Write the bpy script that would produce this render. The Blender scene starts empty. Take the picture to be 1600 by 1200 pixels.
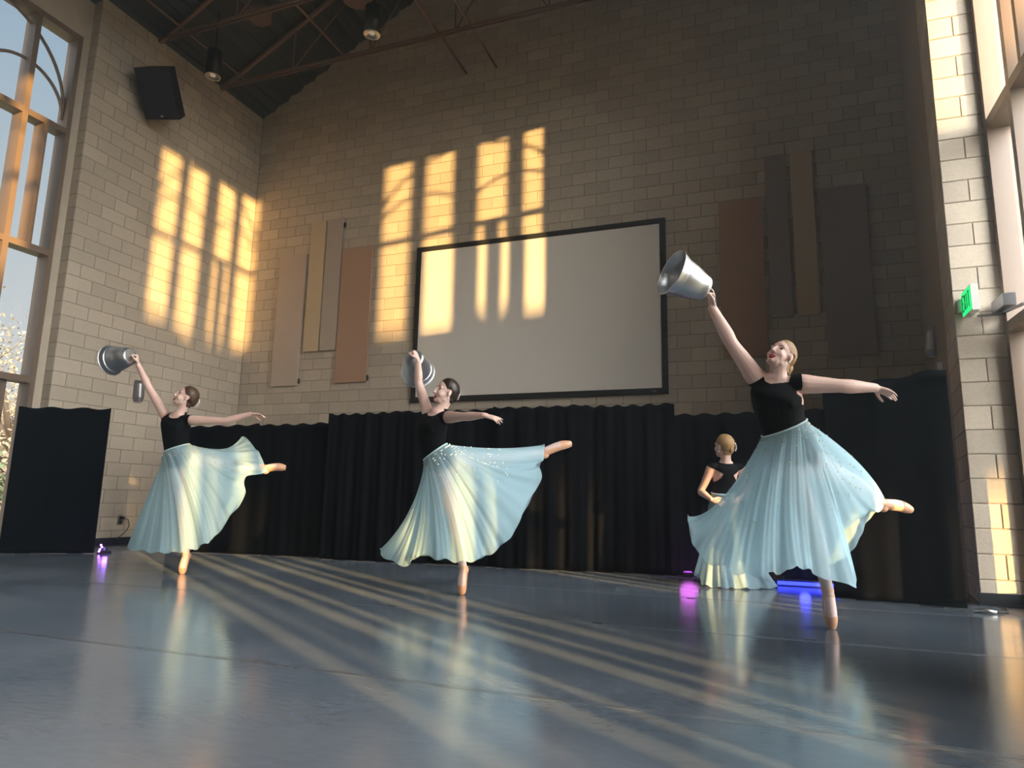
import bpy, bmesh, math, random
import numpy as np
from mathutils import Vector, Matrix, noise
from mathutils.bvhtree import BVHTree

# ---------------------------------------------------------------- camera
scn = bpy.context.scene
COL = scn.collection
CAM_H, YAW, PITCH, ROLL, FPX = 0.7539, -0.3574, 0.171, 0.0197, 1063.09
_f = Vector((math.sin(YAW)*math.cos(PITCH), math.cos(YAW)*math.cos(PITCH), math.sin(PITCH)))
_r = Vector((math.cos(YAW), -math.sin(YAW), 0.0)); _u = _r.cross(_f)
_r2 = math.cos(ROLL)*_r + math.sin(ROLL)*_u
_u2 = -math.sin(ROLL)*_r + math.cos(ROLL)*_u
cam = bpy.data.cameras.new('camera'); cam_o = bpy.data.objects.new('camera', cam); COL.objects.link(cam_o)
cam.sensor_width = 36.0; cam.lens = FPX*36.0/1600.0; cam.clip_start = 0.05; cam.clip_end = 500
M3 = Matrix((_r2, _u2, -_f)).transposed().to_4x4(); M3.translation = (0, 0, CAM_H)
cam_o.matrix_world = M3
scn.camera = cam_o

# ---------------------------------------------------------------- world, sun, exposure
scn.view_settings.view_transform = 'Standard'; scn.view_settings.look = 'None'
scn.view_settings.gamma = 1.0; scn.view_settings.use_curve_mapping = False
scn.view_settings.exposure = 0.35
SKY_ZENITH = (0.22, 0.34, 0.46, 1); SKY_HORIZON = (0.55, 0.57, 0.57, 1); SKY_STRENGTH = 1.0
SUN_DIR = Vector((-1.0, 0.70, -0.085)).normalized()           # low evening sun through the right-hand windows
GLOW_COLOR = (0.98, 0.96, 0.93); GLOW = 21.0                    # evening sky brightening towards the sun
w = bpy.data.worlds.new('world'); scn.world = w; w.use_nodes = True
nt = w.node_tree; bg = nt.nodes['Background']
tc = nt.nodes.new('ShaderNodeTexCoord'); sx = nt.nodes.new('ShaderNodeSeparateXYZ'); cr = nt.nodes.new('ShaderNodeValToRGB')
nt.links.new(tc.outputs['Generated'], sx.inputs[0]); nt.links.new(sx.outputs['Z'], cr.inputs[0])
cr.color_ramp.elements[0].position = 0.16; cr.color_ramp.elements[0].color = SKY_HORIZON
cr.color_ramp.elements[1].position = 0.62; cr.color_ramp.elements[1].color = SKY_ZENITH
dp = nt.nodes.new('ShaderNodeVectorMath'); dp.operation = 'DOT_PRODUCT'; dp.inputs[1].default_value = (-SUN_DIR.x, -SUN_DIR.y, -SUN_DIR.z)
nt.links.new(tc.outputs['Generated'], dp.inputs[0])
m1 = nt.nodes.new('ShaderNodeMapRange'); m1.inputs[1].default_value = -0.2; m1.inputs[2].default_value = 1.0
nt.links.new(dp.outputs['Value'], m1.inputs[0])
m2 = nt.nodes.new('ShaderNodeMath'); m2.operation = 'POWER'; m2.inputs[1].default_value = 2.0; nt.links.new(m1.outputs[0], m2.inputs[0])
m3 = nt.nodes.new('ShaderNodeVectorMath'); m3.operation = 'SCALE'; m3.inputs[0].default_value = tuple(c*GLOW for c in GLOW_COLOR); nt.links.new(m2.outputs[0], m3.inputs['Scale'])
m4 = nt.nodes.new('ShaderNodeVectorMath'); m4.operation = 'ADD'; nt.links.new(cr.outputs[0], m4.inputs[0]); nt.links.new(m3.outputs[0], m4.inputs[1])
nt.links.new(m4.outputs[0], bg.inputs[0]); bg.inputs[1].default_value = SKY_STRENGTH
sun = bpy.data.lights.new('sun', 'SUN'); sun.energy = 14.0; sun.color = (1.0, 0.60, 0.21); sun.angle = math.radians(0.75)
sun_o = bpy.data.objects.new('sun', sun); COL.objects.link(sun_o)
sun_o.rotation_euler = SUN_DIR.to_track_quat('-Z', 'Y').to_euler(); sun_o.location = (30, -20, 12)

# ---------------------------------------------------------------- helpers
rng = random.Random(7)
def material(name, color, rough=0.6, metal=0.0, spec=0.5, var=0.0, noise_scale=0.0, noise_amt=0.0, bump=0.0, bump_scale=40.0, island=False, emit=None, estr=0.0):
    m = bpy.data.materials.new(name); m.use_nodes = True
    t = m.node_tree; b = t.nodes['Principled BSDF']
    b.inputs['Base Color'].default_value = (*color, 1); b.inputs['Roughness'].default_value = rough
    b.inputs['Metallic'].default_value = metal; b.inputs['Specular IOR Level'].default_value = spec
    val = None
    if var > 0:
        src = t.nodes.new('ShaderNodeNewGeometry') if island else t.nodes.new('ShaderNodeObjectInfo')
        mr = t.nodes.new('ShaderNodeMapRange'); mr.inputs[3].default_value = 1-var; mr.inputs[4].default_value = 1+var
        t.links.new(src.outputs['Random Per Island' if island else 'Random'], mr.inputs[0]); val = mr.outputs[0]
    if noise_amt > 0:
        g = t.nodes.new('ShaderNodeNewGeometry'); n = t.nodes.new('ShaderNodeTexNoise'); n.inputs['Scale'].default_value = noise_scale; n.inputs['Detail'].default_value = 6
        t.links.new(g.outputs['Position'], n.inputs['Vector'])
        mr = t.nodes.new('ShaderNodeMapRange'); mr.inputs[1].default_value = 0.25; mr.inputs[2].default_value = 0.75; mr.inputs[3].default_value = 1-noise_amt; mr.inputs[4].default_value = 1+noise_amt
        t.links.new(n.outputs[0], mr.inputs[0])
        if val is None: val = mr.outputs[0]
        else:
            mu = t.nodes.new('ShaderNodeMath'); mu.operation = 'MULTIPLY'; t.links.new(val, mu.inputs[0]); t.links.new(mr.outputs[0], mu.inputs[1]); val = mu.outputs[0]
    if val is not None:
        vm = t.nodes.new('ShaderNodeVectorMath'); vm.operation = 'SCALE'; vm.inputs[0].default_value = color
        t.links.new(val, vm.inputs['Scale']); t.links.new(vm.outputs[0], b.inputs['Base Color'])
    if bump > 0:
        g = t.nodes.new('ShaderNodeNewGeometry'); n = t.nodes.new('ShaderNodeTexNoise'); n.inputs['Scale'].default_value = bump_scale; n.inputs['Detail'].default_value = 4
        bp = t.nodes.new('ShaderNodeBump'); bp.inputs['Strength'].default_value = bump; bp.inputs['Distance'].default_value = 0.01
        t.links.new(g.outputs['Position'], n.inputs['Vector']); t.links.new(n.outputs[0], bp.inputs['Height']); t.links.new(bp.outputs[0], b.inputs['Normal'])
    if emit:
        b.inputs['Emission Color'].default_value = (*emit, 1); b.inputs['Emission Strength'].default_value = estr
    return m

class MB:
    """collects boxes, bars and tubes; build() links them as one mesh object"""
    def __init__(s): s.v = []; s.f = []
    def add(s, verts, faces):
        o = len(s.v); s.v += [tuple(p) for p in verts]; s.f += [tuple(i+o for i in q) for q in faces]; return s
    def box(s, lo, hi):
        x0, y0, z0 = lo; x1, y1, z1 = hi
        return s.add([(x0,y0,z0),(x1,y0,z0),(x1,y1,z0),(x0,y1,z0),(x0,y0,z1),(x1,y0,z1),(x1,y1,z1),(x0,y1,z1)],
                     [(0,3,2,1),(4,5,6,7),(0,1,5,4),(1,2,6,5),(2,3,7,6),(3,0,4,7)])
    def obox(s, c, ax, ay, az):
        c, ax, ay, az = map(Vector, (c, ax, ay, az)); vs = [c+ax*i+ay*j+az*k for k in (-1,1) for j in (-1,1) for i in (-1,1)]
        return s.add(vs, [(0,2,3,1),(4,5,7,6),(0,1,5,4),(1,3,7,5),(3,2,6,7),(2,0,4,6)])
    def bar(s, a, b, w, h, up=(0,0,1)):
        a, b = Vector(a), Vector(b); d = (b-a); L = d.length; d.normalize(); u = Vector(up)
        sd = d.cross(u)
        if sd.length < 1e-4: sd = d.cross(Vector((1,0,0)))
        sd.normalize(); u = sd.cross(d).normalized()
        return s.obox((a+b)/2, d*L/2, sd*w/2, u*h/2)
    def tube(s, pts, rad, n=8, cap=True, closed=False):
        pts = [Vector(p) for p in pts]; m = len(pts); rad = rad if hasattr(rad, '__len__') else [rad]*m
        prev = None; rings = []
        for i, p in enumerate(pts):
            if closed: d = pts[(i+1) % m]-pts[i-1]
            else: d = pts[min(i+1, m-1)]-pts[max(i-1, 0)]
            d.normalize()
            if prev is None:
                a = Vector((0,0,1)) if abs(d.z) < .9 else Vector((1,0,0)); prev = d.cross(a).normalized()
            x = (prev-d*prev.dot(d)).normalized(); prev = x; y = d.cross(x)
            rings.append([p+(x*math.cos(t)+y*math.sin(t))*rad[i] for t in (2*math.pi*k/n for k in range(n))])
        vs = [q for r in rings for q in r]; fs = []
        for i in range(m if closed else m-1):
            j = (i+1) % m
            for k in range(n): k2 = (k+1) % n; fs.append((i*n+k, i*n+k2, j*n+k2, j*n+k))
        if cap and not closed: fs += [tuple(range(n))[::-1], tuple((m-1)*n+k for k in range(n))]
        return s.add(vs, fs)
    def lathe(s, prof, n=32, org=(0,0,0), axis=(0,0,1)):
        q = Vector((0,0,1)).rotation_difference(Vector(axis).normalized()); o = Vector(org); m = len(prof)
        vs = [o+q@Vector((r*math.cos(2*math.pi*k/n), r*math.sin(2*math.pi*k/n), z)) for r, z in prof for k in range(n)]
        fs = [(i*n+k, i*n+(k+1) % n, (i+1)*n+(k+1) % n, (i+1)*n+k) for i in range(m-1) for k in range(n)]
        return s.add(vs, fs)
    def mesh(s, name, mat=None):
        me = bpy.data.meshes.new(name); me.from_pydata([tuple(v) for v in s.v], [], s.f); me.update()
        if mat: me.materials.append(mat)
        return me
    def build(s, name, mat, parent=None, smooth=False, loc=None, **kw):
        return link(name, s.mesh(name, mat), parent, smooth, loc, **kw)
def link(name, me, parent=None, smooth=False, loc=None, **kw):
    o = bpy.data.objects.new(name, me); COL.objects.link(o)
    if smooth and me is not None: me.polygons.foreach_set('use_smooth', [True]*len(me.polygons))
    if parent: o.parent = parent
    if loc: o.location = loc
    for k, v in kw.items(): o[k] = v
    return o
def empty(name, loc=(0,0,0), rz=0.0, **kw):
    o = bpy.data.objects.new(name, None); COL.objects.link(o); o.location = loc; o.rotation_euler = (0,0,rz); o.empty_display_size = .1
    for k, v in kw.items(): o[k] = v
    return o
def keep_parts_in_place(root):
    """parts were built in world coordinates: cancel the root's offset"""
    bpy.context.view_layer.update()
    inv = root.matrix_world.inverted()
    for c in root.children: c.matrix_parent_inverse = inv
def smooth_mesh(me): me.polygons.foreach_set('use_smooth', [True]*len(me.polygons))
def project(p):
    d = Vector(p)-Vector((0,0,CAM_H)); z = d.dot(_f)
    if z < .1: return None
    return 800+FPX*d.dot(_r2)/z, 600-FPX*d.dot(_u2)/z, z

# ---------------------------------------------------------------- materials
TAN = (0.50, 0.435, 0.35)
M_block = material('concrete_block', TAN, .85, var=.10, noise_scale=30, noise_amt=.07, bump=.35, bump_scale=160)
M_blocki = material('concrete_block_far', TAN, .85, var=.10, noise_scale=30, noise_amt=.07, bump=.35, bump_scale=160, island=True)
M_mortar = material('mortar', (0.30, 0.25, 0.19), .95, noise_scale=20, noise_amt=.1)
M_frame = material('bronze_window_frame', (0.18, 0.13, 0.095), .42, spec=.5)
M_blackbase = material('black_rubber_base', (0.012, 0.014, 0.018), .5)
M_steel = material('brown_painted_steel', (0.22, 0.15, 0.12), .55)
M_deck = material('dark_metal_deck', (0.045, 0.055, 0.062), .6)
M_black = material('black_plastic', (0.010, 0.011, 0.013), .45)
M_drape = material('black_drape', (0.0035, 0.0042, 0.006), .95, noise_scale=6, noise_amt=.2, spec=.06)
M_chrome = material('brushed_steel', (0.62, 0.62, 0.60), .3, metal=1)
M_white = material('white_plastic', (0.75, 0.74, 0.70), .45)
def glass_material():
    m = bpy.data.materials.new('clear_glass'); m.use_nodes = True; t = m.node_tree; t.nodes.clear()
    o = t.nodes.new('ShaderNodeOutputMaterial'); tr = t.nodes.new('ShaderNodeBsdfTransparent'); gl = t.nodes.new('ShaderNodeBsdfGlossy'); mx = t.nodes.new('ShaderNodeMixShader'); fr = t.nodes.new('ShaderNodeFresnel')
    tr.inputs[0].default_value = (.93, .96, .97, 1); gl.inputs['Roughness'].default_value = .02; fr.inputs[0].default_value = 1.25
    t.links.new(fr.outputs[0], mx.inputs[0]); t.links.new(tr.outputs[0], mx.inputs[1]); t.links.new(gl.outputs[0], mx.inputs[2]); t.links.new(mx.outputs[0], o.inputs[0])
    return m
M_glass = glass_material()
def floor_material():
    m = bpy.data.materials.new('grey_dance_vinyl'); m.use_nodes = True; t = m.node_tree; b = t.nodes['Principled BSDF']
    g = t.nodes.new('ShaderNodeNewGeometry')
    def nz(scale, detail, sc=(1,1,1)):
        mp = t.nodes.new('ShaderNodeMapping'); mp.inputs['Scale'].default_value = sc; n = t.nodes.new('ShaderNodeTexNoise'); n.inputs['Scale'].default_value = scale; n.inputs['Detail'].default_value = detail
        t.links.new(g.outputs['Position'], mp.inputs[0]); t.links.new(mp.outputs[0], n.inputs['Vector']); return n.outputs[0]
    n1 = nz(1.3, 8); n2 = nz(14, 6, (1, 2.2, 1)); n3 = nz(90, 3)
    rp = t.nodes.new('ShaderNodeValToRGB'); rp.color_ramp.elements[0].position = .3; rp.color_ramp.elements[0].color = (.072, .092, .118, 1); rp.color_ramp.elements[1].position = .72; rp.color_ramp.elements[1].color = (.120, .145, .175, 1)
    mx = t.nodes.new('ShaderNodeMath'); mx.operation = 'MULTIPLY_ADD'; mx.inputs[1].default_value = .28; t.links.new(n2, mx.inputs[0])
    m2 = t.nodes.new('ShaderNodeMath'); m2.operation = 'MULTIPLY'; m2.inputs[1].default_value = .74; t.links.new(n1, m2.inputs[0]); t.links.new(m2.outputs[0], mx.inputs[2])
    t.links.new(mx.outputs[0], rp.inputs[0])
    # scuffs: thin curved pale marks
    wv = t.nodes.new('ShaderNodeTexVoronoi'); wv.feature = 'DISTANCE_TO_EDGE'; wv.inputs['Scale'].default_value = .9
    ns = t.nodes.new('ShaderNodeTexNoise'); ns.inputs['Scale'].default_value = 1.1
    t.links.new(g.outputs['Position'], ns.inputs['Vector'])
    va = t.nodes.new('ShaderNodeVectorMath'); va.operation = 'MULTIPLY_ADD'; va.inputs[1].default_value = (1.6, 1.6, 1.6)
    t.links.new(ns.outputs['Color'], va.inputs[0]); t.links.new(g.outputs['Position'], va.inputs[2]); t.links.new(va.outputs[0], wv.inputs['Vector'])
    ms = t.nodes.new('ShaderNodeMapRange'); ms.inputs[1].default_value = 0; ms.inputs[2].default_value = .006; ms.inputs[3].default_value = .10; ms.inputs[4].default_value = 0
    t.links.new(wv.outputs['Distance'], ms.inputs[0])
    mm = t.nodes.new('ShaderNodeMath'); mm.operation = 'MULTIPLY'; t.links.new(ms.outputs[0], mm.inputs[0]); t.links.new(n3, mm.inputs[1])
    mc = t.nodes.new('ShaderNodeMix'); mc.data_type = 'RGBA'; mc.inputs['B'].default_value = (.33, .34, .35, 1)
    t.links.new(mm.outputs[0], mc.inputs['Factor']); t.links.new(rp.outputs[0], mc.inputs['A']); t.links.new(mc.outputs['Result'], b.inputs['Base Color'])
    mr = t.nodes.new('ShaderNodeMapRange'); mr.inputs[1].default_value = .3; mr.inputs[2].default_value = .7; mr.inputs[3].default_value = .10; mr.inputs[4].default_value = .22
    t.links.new(mx.outputs[0], mr.inputs[0]); t.links.new(mr.outputs[0], b.inputs['Roughness']); b.inputs['Specular IOR Level'].default_value = .75; b.inputs['Diffuse Roughness'].default_value = 1.0
    bp = t.nodes.new('ShaderNodeBump'); bp.inputs['Strength'].default_value = .05; bp.inputs['Distance'].default_value = .01
    t.links.new(n2, bp.inputs['Height']); t.links.new(bp.outputs[0], b.inputs['Normal'])
    return m
M_floor = floor_material()

# ---------------------------------------------------------------- room dimensions
LX, BY = -9.301, 10.142                 # left wall face, back wall face
LY0 = 6.536                             # near corner of the left wall's last pier
CX, CY = 1.588, 6.697                   # corner of the right-hand pier
RX = 2.063                              # back right corner
WX_R, WX_L = 1.95, -9.46                # inner faces of the window frames
CRS, BLK = 0.2032, 0.4064
EAVE, SLOPE, APEX_X = 8.32, 0.54, -3.66
REAR = -11.0
def roof_z(x): return EAVE+SLOPE*((x-LX) if x < APEX_X else (2*APEX_X-LX-x))
WIN_Y = [5.12, 0.72, -3.68]; WIN_YR = [5.39, 1.09, -3.21]; WIN_HALF = 1.30

# ---------------------------------------------------------------- block walls
def block_mesh(wd, ht, mat, dep=.03):
    c = .004; J = .009; x0, x1, z0, z1 = J/2, wd-J/2, J/2, ht-J/2       # local x along wall, y out of the wall, z up
    v = [(x0,-dep,z0),(x1,-dep,z0),(x1,-dep,z1),(x0,-dep,z1),(x0,-c,z0),(x1,-c,z0),(x1,-c,z1),(x0,-c,z1),(x0+c,0,z0+c),(x1-c,0,z0+c),(x1-c,0,z1-c),(x0+c,0,z1-c)]
    f = [(8,9,10,11)]
    for a in (0, 4):
        for k in range(4): k2 = (k+1) % 4; f.append((a+k, a+k2, a+4+k2, a+4+k))
    me = bpy.data.meshes.new('block'); me.from_pydata(v, [], f); me.update(); me.materials.append(mat); return me
_bm = {}
def get_block(wd, ht):
    k = (round(wd, 3), round(ht, 3))
    if k not in _bm: _bm[k] = block_mesh(k[0], k[1], M_block)
    return _bm[k]
def block_field(root, segs, top, hide, limit=300, zmin=0.0):
    """segs: list of (P0, P1, phase, visible start) wall runs; blocks as children of root: the largest in view singly, the rest joined"""
    items = []
    for P0, P1, phase in segs:
        P0, P1 = Vector((*P0, 0)), Vector((*P1, 0)); L = (P1-P0).length; d = (P1-P0)/L; n = Vector((d.y, -d.x, 0))
        mat = Matrix(((d.x, n.x, 0, 0), (d.y, n.y, 0, 0), (0, 0, 1, 0), (0, 0, 0, 1)))
        k = 0
        while (k+1)*CRS < 13:
            z = k*CRS; x = -BLK/2 if (k+phase) % 2 else 0.0
            while x < L-.02:
                a, b = max(x, 0), min(x+BLK, L); wd = b-a; x += BLK
                if wd < .03: continue
                mid = P0+d*(a+wd/2)
                if z > max(top(P0.x+d.x*a), top(P0.x+d.x*b)): continue
                m = mat.copy(); m.translation = P0+d*a+Vector((0, 0, z))
                area = 0
                qs = [project(m@Vector(p)) for p in ((0,0,0),(wd,0,0),(wd,0,CRS),(0,0,CRS))]
                if all(qs):
                    cx, cy = sum(q[0] for q in qs)/4, sum(q[1] for q in qs)/4
                    if -10 < cx < 1610 and -10 < cy < 1210 and not hide(mid.x, mid.y, z+CRS/2):
                        area = abs(sum(qs[i][0]*qs[(i+1) % 4][1]-qs[(i+1) % 4][0]*qs[i][1] for i in range(4)))/2
                items.append((area, wd, m))
            k += 1
    items.sort(key=lambda t: -t[0])
    rest = MB()
    for i, (area, wd, m) in enumerate(items):
        me = get_block(wd, CRS)
        if i < limit and area > 60:
            o = link('block', me, root); o.matrix_world = m
        else:
            rest.add([m@v.co for v in me.vertices], [tuple(p.vertices) for p in me.polygons])
    if rest.v: rest.build('block_courses', M_blocki, root, kind='stuff')
REC = .007
def hide_back(x, y, z):
    return z < 1.75 or (-5.6 < x < -1.3 and 2.4 < z < 5.1) or (-8.5 < x < -6.55 and 3.4 < z < 5.2) or (-.5 < x < 1.45 and 3.4 < z < 5.2)
# back wall: gable shaped mortar core with the blocks proud of it
v = []
for y in (BY+REC, BY+.35):
    v += [(LX-.3, y, 0), (RX+.3, y, 0), (RX+.3, y, roof_z(RX)+.2), (APEX_X, y, roof_z(APEX_X)+.2), (LX-.3, y, EAVE+.1)]
wall_back = MB().add(v, [(0,1,2,3,4), (9,8,7,6,5)]+[(i, i+5, (i+1) % 5+5, (i+1) % 5) for i in range(5)]).build('wall_back', M_mortar, kind='structure', label='tan concrete block gable wall at the back of the hall')
block_field(wall_back, [((LX, BY), (RX, BY), 1)], lambda x: roof_z(x), hide_back)
# left wall: last pier, then piers and strips around the windows
def slab(name, mat, boxes, label, **kw):
    m = MB()
    for lo, hi in boxes: m.box(lo, hi)
    return m.build(name, mat, kind='structure', label=label, **kw)
TH = .36; SILL, HEAD = 0.0, 7.58
def window_wall_boxes(x0, x1, y_start, top, centers):
    """piers between the windows from y_start back to REAR plus the band over them"""
    out = []; y = y_start
    for c in centers:
        if y-(c+WIN_HALF) > .001: out.append(((x0, c+WIN_HALF, 0), (x1, y, top)))
        out.append(((x0, c-WIN_HALF, HEAD), (x1, c+WIN_HALF, top)))
        y = c-WIN_HALF
    out.append(((x0, REAR, 0), (x1, y, top)))
    return out
wall_left = slab('wall_left', M_mortar, [((LX-TH, LY0+REC, 0), (LX-REC, BY+.2, EAVE+.1))], 'tan concrete block pier wall left of the back corner')
block_field(wall_left, [((LX, LY0), (LX, BY), 0), ((LX-.2, LY0), (LX, LY0), 0)], lambda x: EAVE, lambda x, y, z: (x < LX+.001 and y < LY0+.01 and z > 7.6) or z < .2 or (y < 8.0 and z < 1.6 and y < 7.3))
slab('wall_left', material('tan_block_paint', TAN, .85, noise_scale=5, noise_amt=.08), window_wall_boxes(LX-TH, LX-.17, LY0, EAVE+.1, WIN_Y), 'tan wall band and piers around the tall left windows')
# right wall: oblique pier wall, its end face, then the window wall
rw = Vector((RX-CX, BY-CY, 0)); rn = Vector((rw.y, -rw.x, 0)).normalized()
a = Vector((CX, CY+REC, 0))+rn*REC; b = Vector((RX, BY+.2, 0))+rn*REC
core = MB()
pts = [a, b, b+Vector((1.2, 0, 0)), Vector((CX+.75, CY+REC, 0))]
core.add([p for p in pts]+[p+Vector((0,0,EAVE+.6)) for p in pts], [(3,2,1,0),(4,5,6,7),(0,1,5,4),(1,2,6,5),(2,3,7,6),(3,0,4,7)])
wall_right = core.build('wall_right', M_mortar, kind='structure', label='tan concrete block pier wall right of the projection screen')
block_field(wall_right, [((RX, BY), (CX, CY), 0), ((CX, CY), (CX+BLK, CY), 0)], lambda x: EAVE+.3, lambda x, y, z: z < 2.0 and y > CY+.05)
slab('wall_right', material('tan_block_paint_right', TAN, .85, noise_scale=5, noise_amt=.08), window_wall_boxes(WX_R+.02, WX_R+TH, CY, EAVE+.5, WIN_YR), 'tan wall band and piers around the tall right windows')
slab('wall_rear', material('tan_rear_wall', TAN, .85, noise_scale=5, noise_amt=.08), [((LX-.3, REAR-.3, 0), (WX_R+.3, REAR, 11.8))], 'plain tan wall at the other end of the hall')
# roof deck: ribbed metal, ribs along the hall
def roof_side(xa, xb, name):
    m = MB(); n = 40; pr = []
    for i in range(n+1):
        x = xa+(xb-xa)*i/n; pr.append((x, roof_z(x)+(0.04 if i % 2 else 0)))
        if i < n: pr.append((x+(xb-xa)*.35/n, roof_z(x)+(0.04 if i % 2 else 0)))
    vs = [(x, REAR-.2, z) for x, z in pr]+[(x, BY+.3, z) for x, z in pr]; k = len(pr)
    return m.add(vs, [(i, i+1, k+i+1, k+i) for i in range(k-1)]).build(name, M_deck, kind='structure', label='dark ribbed metal roof deck over the hall')
roof_side(LX-.4, APEX_X, 'ceiling'); o = roof_side(2*APEX_X-LX+.4, APEX_X, 'ceiling')
o['label'] = 'dark ribbed metal roof deck on the exit-sign side'

# ---------------------------------------------------------------- windows
def arc(cy, cz, r, x, t0=0, t1=math.pi, n=28): return [(x, cy+r*math.cos(t0+(t1-t0)*i/n), cz+r*math.sin(t0+(t1-t0)*i/n)) for i in range(n+1)]
def window(name, yc, x_in, sgn, label, portal=True, door=False):
    """tall arched-tracery window; x_in: inner face of the frame, sgn: direction towards outdoors"""
    D = .22; xo = x_in+sgn*D; xg = x_in+sgn*.15
    lo, hi = yc-WIN_HALF, yc+WIN_HALF
    root = empty(name, (x_in, yc, 0), kind='structure', label=label)
    m = MB()
    xx = sorted((x_in, xo))
    for y0 in (lo, hi-.07): m.box((xx[0], y0, 0), (xx[1], y0+.07, HEAD))
    m.box((xx[0], lo+.07, HEAD-.09), (xx[1], hi-.07, HEAD)); m.box((xx[0], lo+.07, 0), (xx[1], hi-.07, .12))
    m.build('window_frame', M_frame, root)
    def mull(y, z0, z1, w=.065, nm='mullion', thin=0.0):
        a, b = sorted((x_in+sgn*(.001+thin), xo-sgn*.001)); MB().box((a, y-w/2, z0), (b, y+w/2, z1)).build(nm, M_frame, root)
    mull(yc, .12, HEAD-.09, .20, 'center_post')
    for s in (-1, 1): mull(yc+s*.65, .12, HEAD-.09, .075)
    TR = [2.28, 4.12, 6.0]
    for z in TR:
        for a, b in ((lo+.07, yc-.6875), (yc-.6125, yc-.1), (yc+.1, yc+.6125), (yc+.6875, hi-.07)):
            MB().box((xx[0]+.002, a, z-.045), (xx[1]-.002, b, z+.045)).build('transom', M_frame, root)
    mull(yc+(.36 if sgn > 0 else .95), TR[1]+.045, TR[2]-.045, .06)
    for y in (yc+.36, yc+.96, yc-.36, yc-.96): mull(y, .12, TR[0]-.045, .055, thin=.10)
    for s in (-1, 1):
        MB().tube(arc(yc+s*.62, 6.2, .60, xg-sgn*.03), .024, 8).build('small_arch', M_frame, root, smooth=True)
    MB().tube(arc(yc, 6.3, 1.22, xg-sgn*.03), .024, 8).build('large_arch', M_frame, root, smooth=True)
    edges = [lo+.07, yc-.65, yc, yc+.65, hi-.07]; zs = [.12]+TR+[HEAD-.09]
    for i in range(4):
        for j in range(4):
            MB().add([(xg, edges[i], zs[j]), (xg, edges[i+1], zs[j]), (xg, edges[i+1], zs[j+1]), (xg, edges[i], zs[j+1])], [(0,1,2,3) if sgn < 0 else (3,2,1,0)]).build('pane', M_glass, root)
    keep_parts_in_place(root)
    if portal:
        L = bpy.data.lights.new('window_portal', 'AREA'); L.shape = 'RECTANGLE'; L.size = HEAD-.2; L.size_y = 2*WIN_HALF-.14; L.cycles.is_portal = True
        po = bpy.data.objects.new('window_portal', L); COL.objects.link(po); po.location = (xo+sgn*.05, yc, HEAD/2)
        po.rotation_euler = (0, sgn*math.pi/2, 0)
    return root
window('window_1', WIN_Y[0], WX_L, -1, 'tall bronze framed window with round arches beside the left drape')
window('window_2', WIN_Y[1], WX_L, -1, 'tall bronze framed window further along the left wall')
window('window_3', WIN_Y[2], WX_L, -1, 'tall bronze framed window near the rear of the left wall')
window('window_4', WIN_YR[0], WX_R, 1, 'tall bronze framed window beside the exit sign pier')
window('window_5', WIN_YR[1], WX_R, 1, 'tall bronze framed window further along the right wall')
window('window_6', WIN_YR[2], WX_R, 1, 'tall bronze framed window near the rear of the right wall')

# ---------------------------------------------------------------- floor
floor = slab('floor', material('dark_sealed_concrete', (.05, .052, .056), .45, noise_scale=3, noise_amt=.15), [((LX-.3, REAR-.2, -.12), (RX+.6, BY+.3, -.003))], 'dark floor of the hall under the dance vinyl')
SEAMS = [7.62, 5.98, 4.43, 2.70, 1.05, -.6, -2.25, -3.9]
for i in range(len(SEAMS)-1):
    MB().box((LX+.35, SEAMS[i+1]+.004, -.003), (CX+.1, SEAMS[i]-.004, 0)).build('vinyl_strip', M_floor, floor)
M_tape = material('clear_grey_tape', (.13, .15, .175), .22, spec=.6, noise_scale=9, noise_amt=.25)
for y in SEAMS[:-1]:
    MB().box((LX+.35, y-.018, 0), (CX+.1, y+.018, .0008)).build('seam_tape', M_tape, floor)
# black base along the walls
slab('baseboard_left', M_blackbase, [((LX, LY0, 0), (LX+.012, BY, .10))], 'black rubber baseboard along the left pier wall')
slab('baseboard_back', M_blackbase, [((LX, BY-.012, 0), (RX, BY, .10))], 'black rubber baseboard along the back wall')
slab('baseboard_right', M_blackbase, [((CX-.012, CY-.012, 0), (CX+BLK-.05, CY, .10))], 'black rubber baseboard on the exit sign pier')

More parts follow.
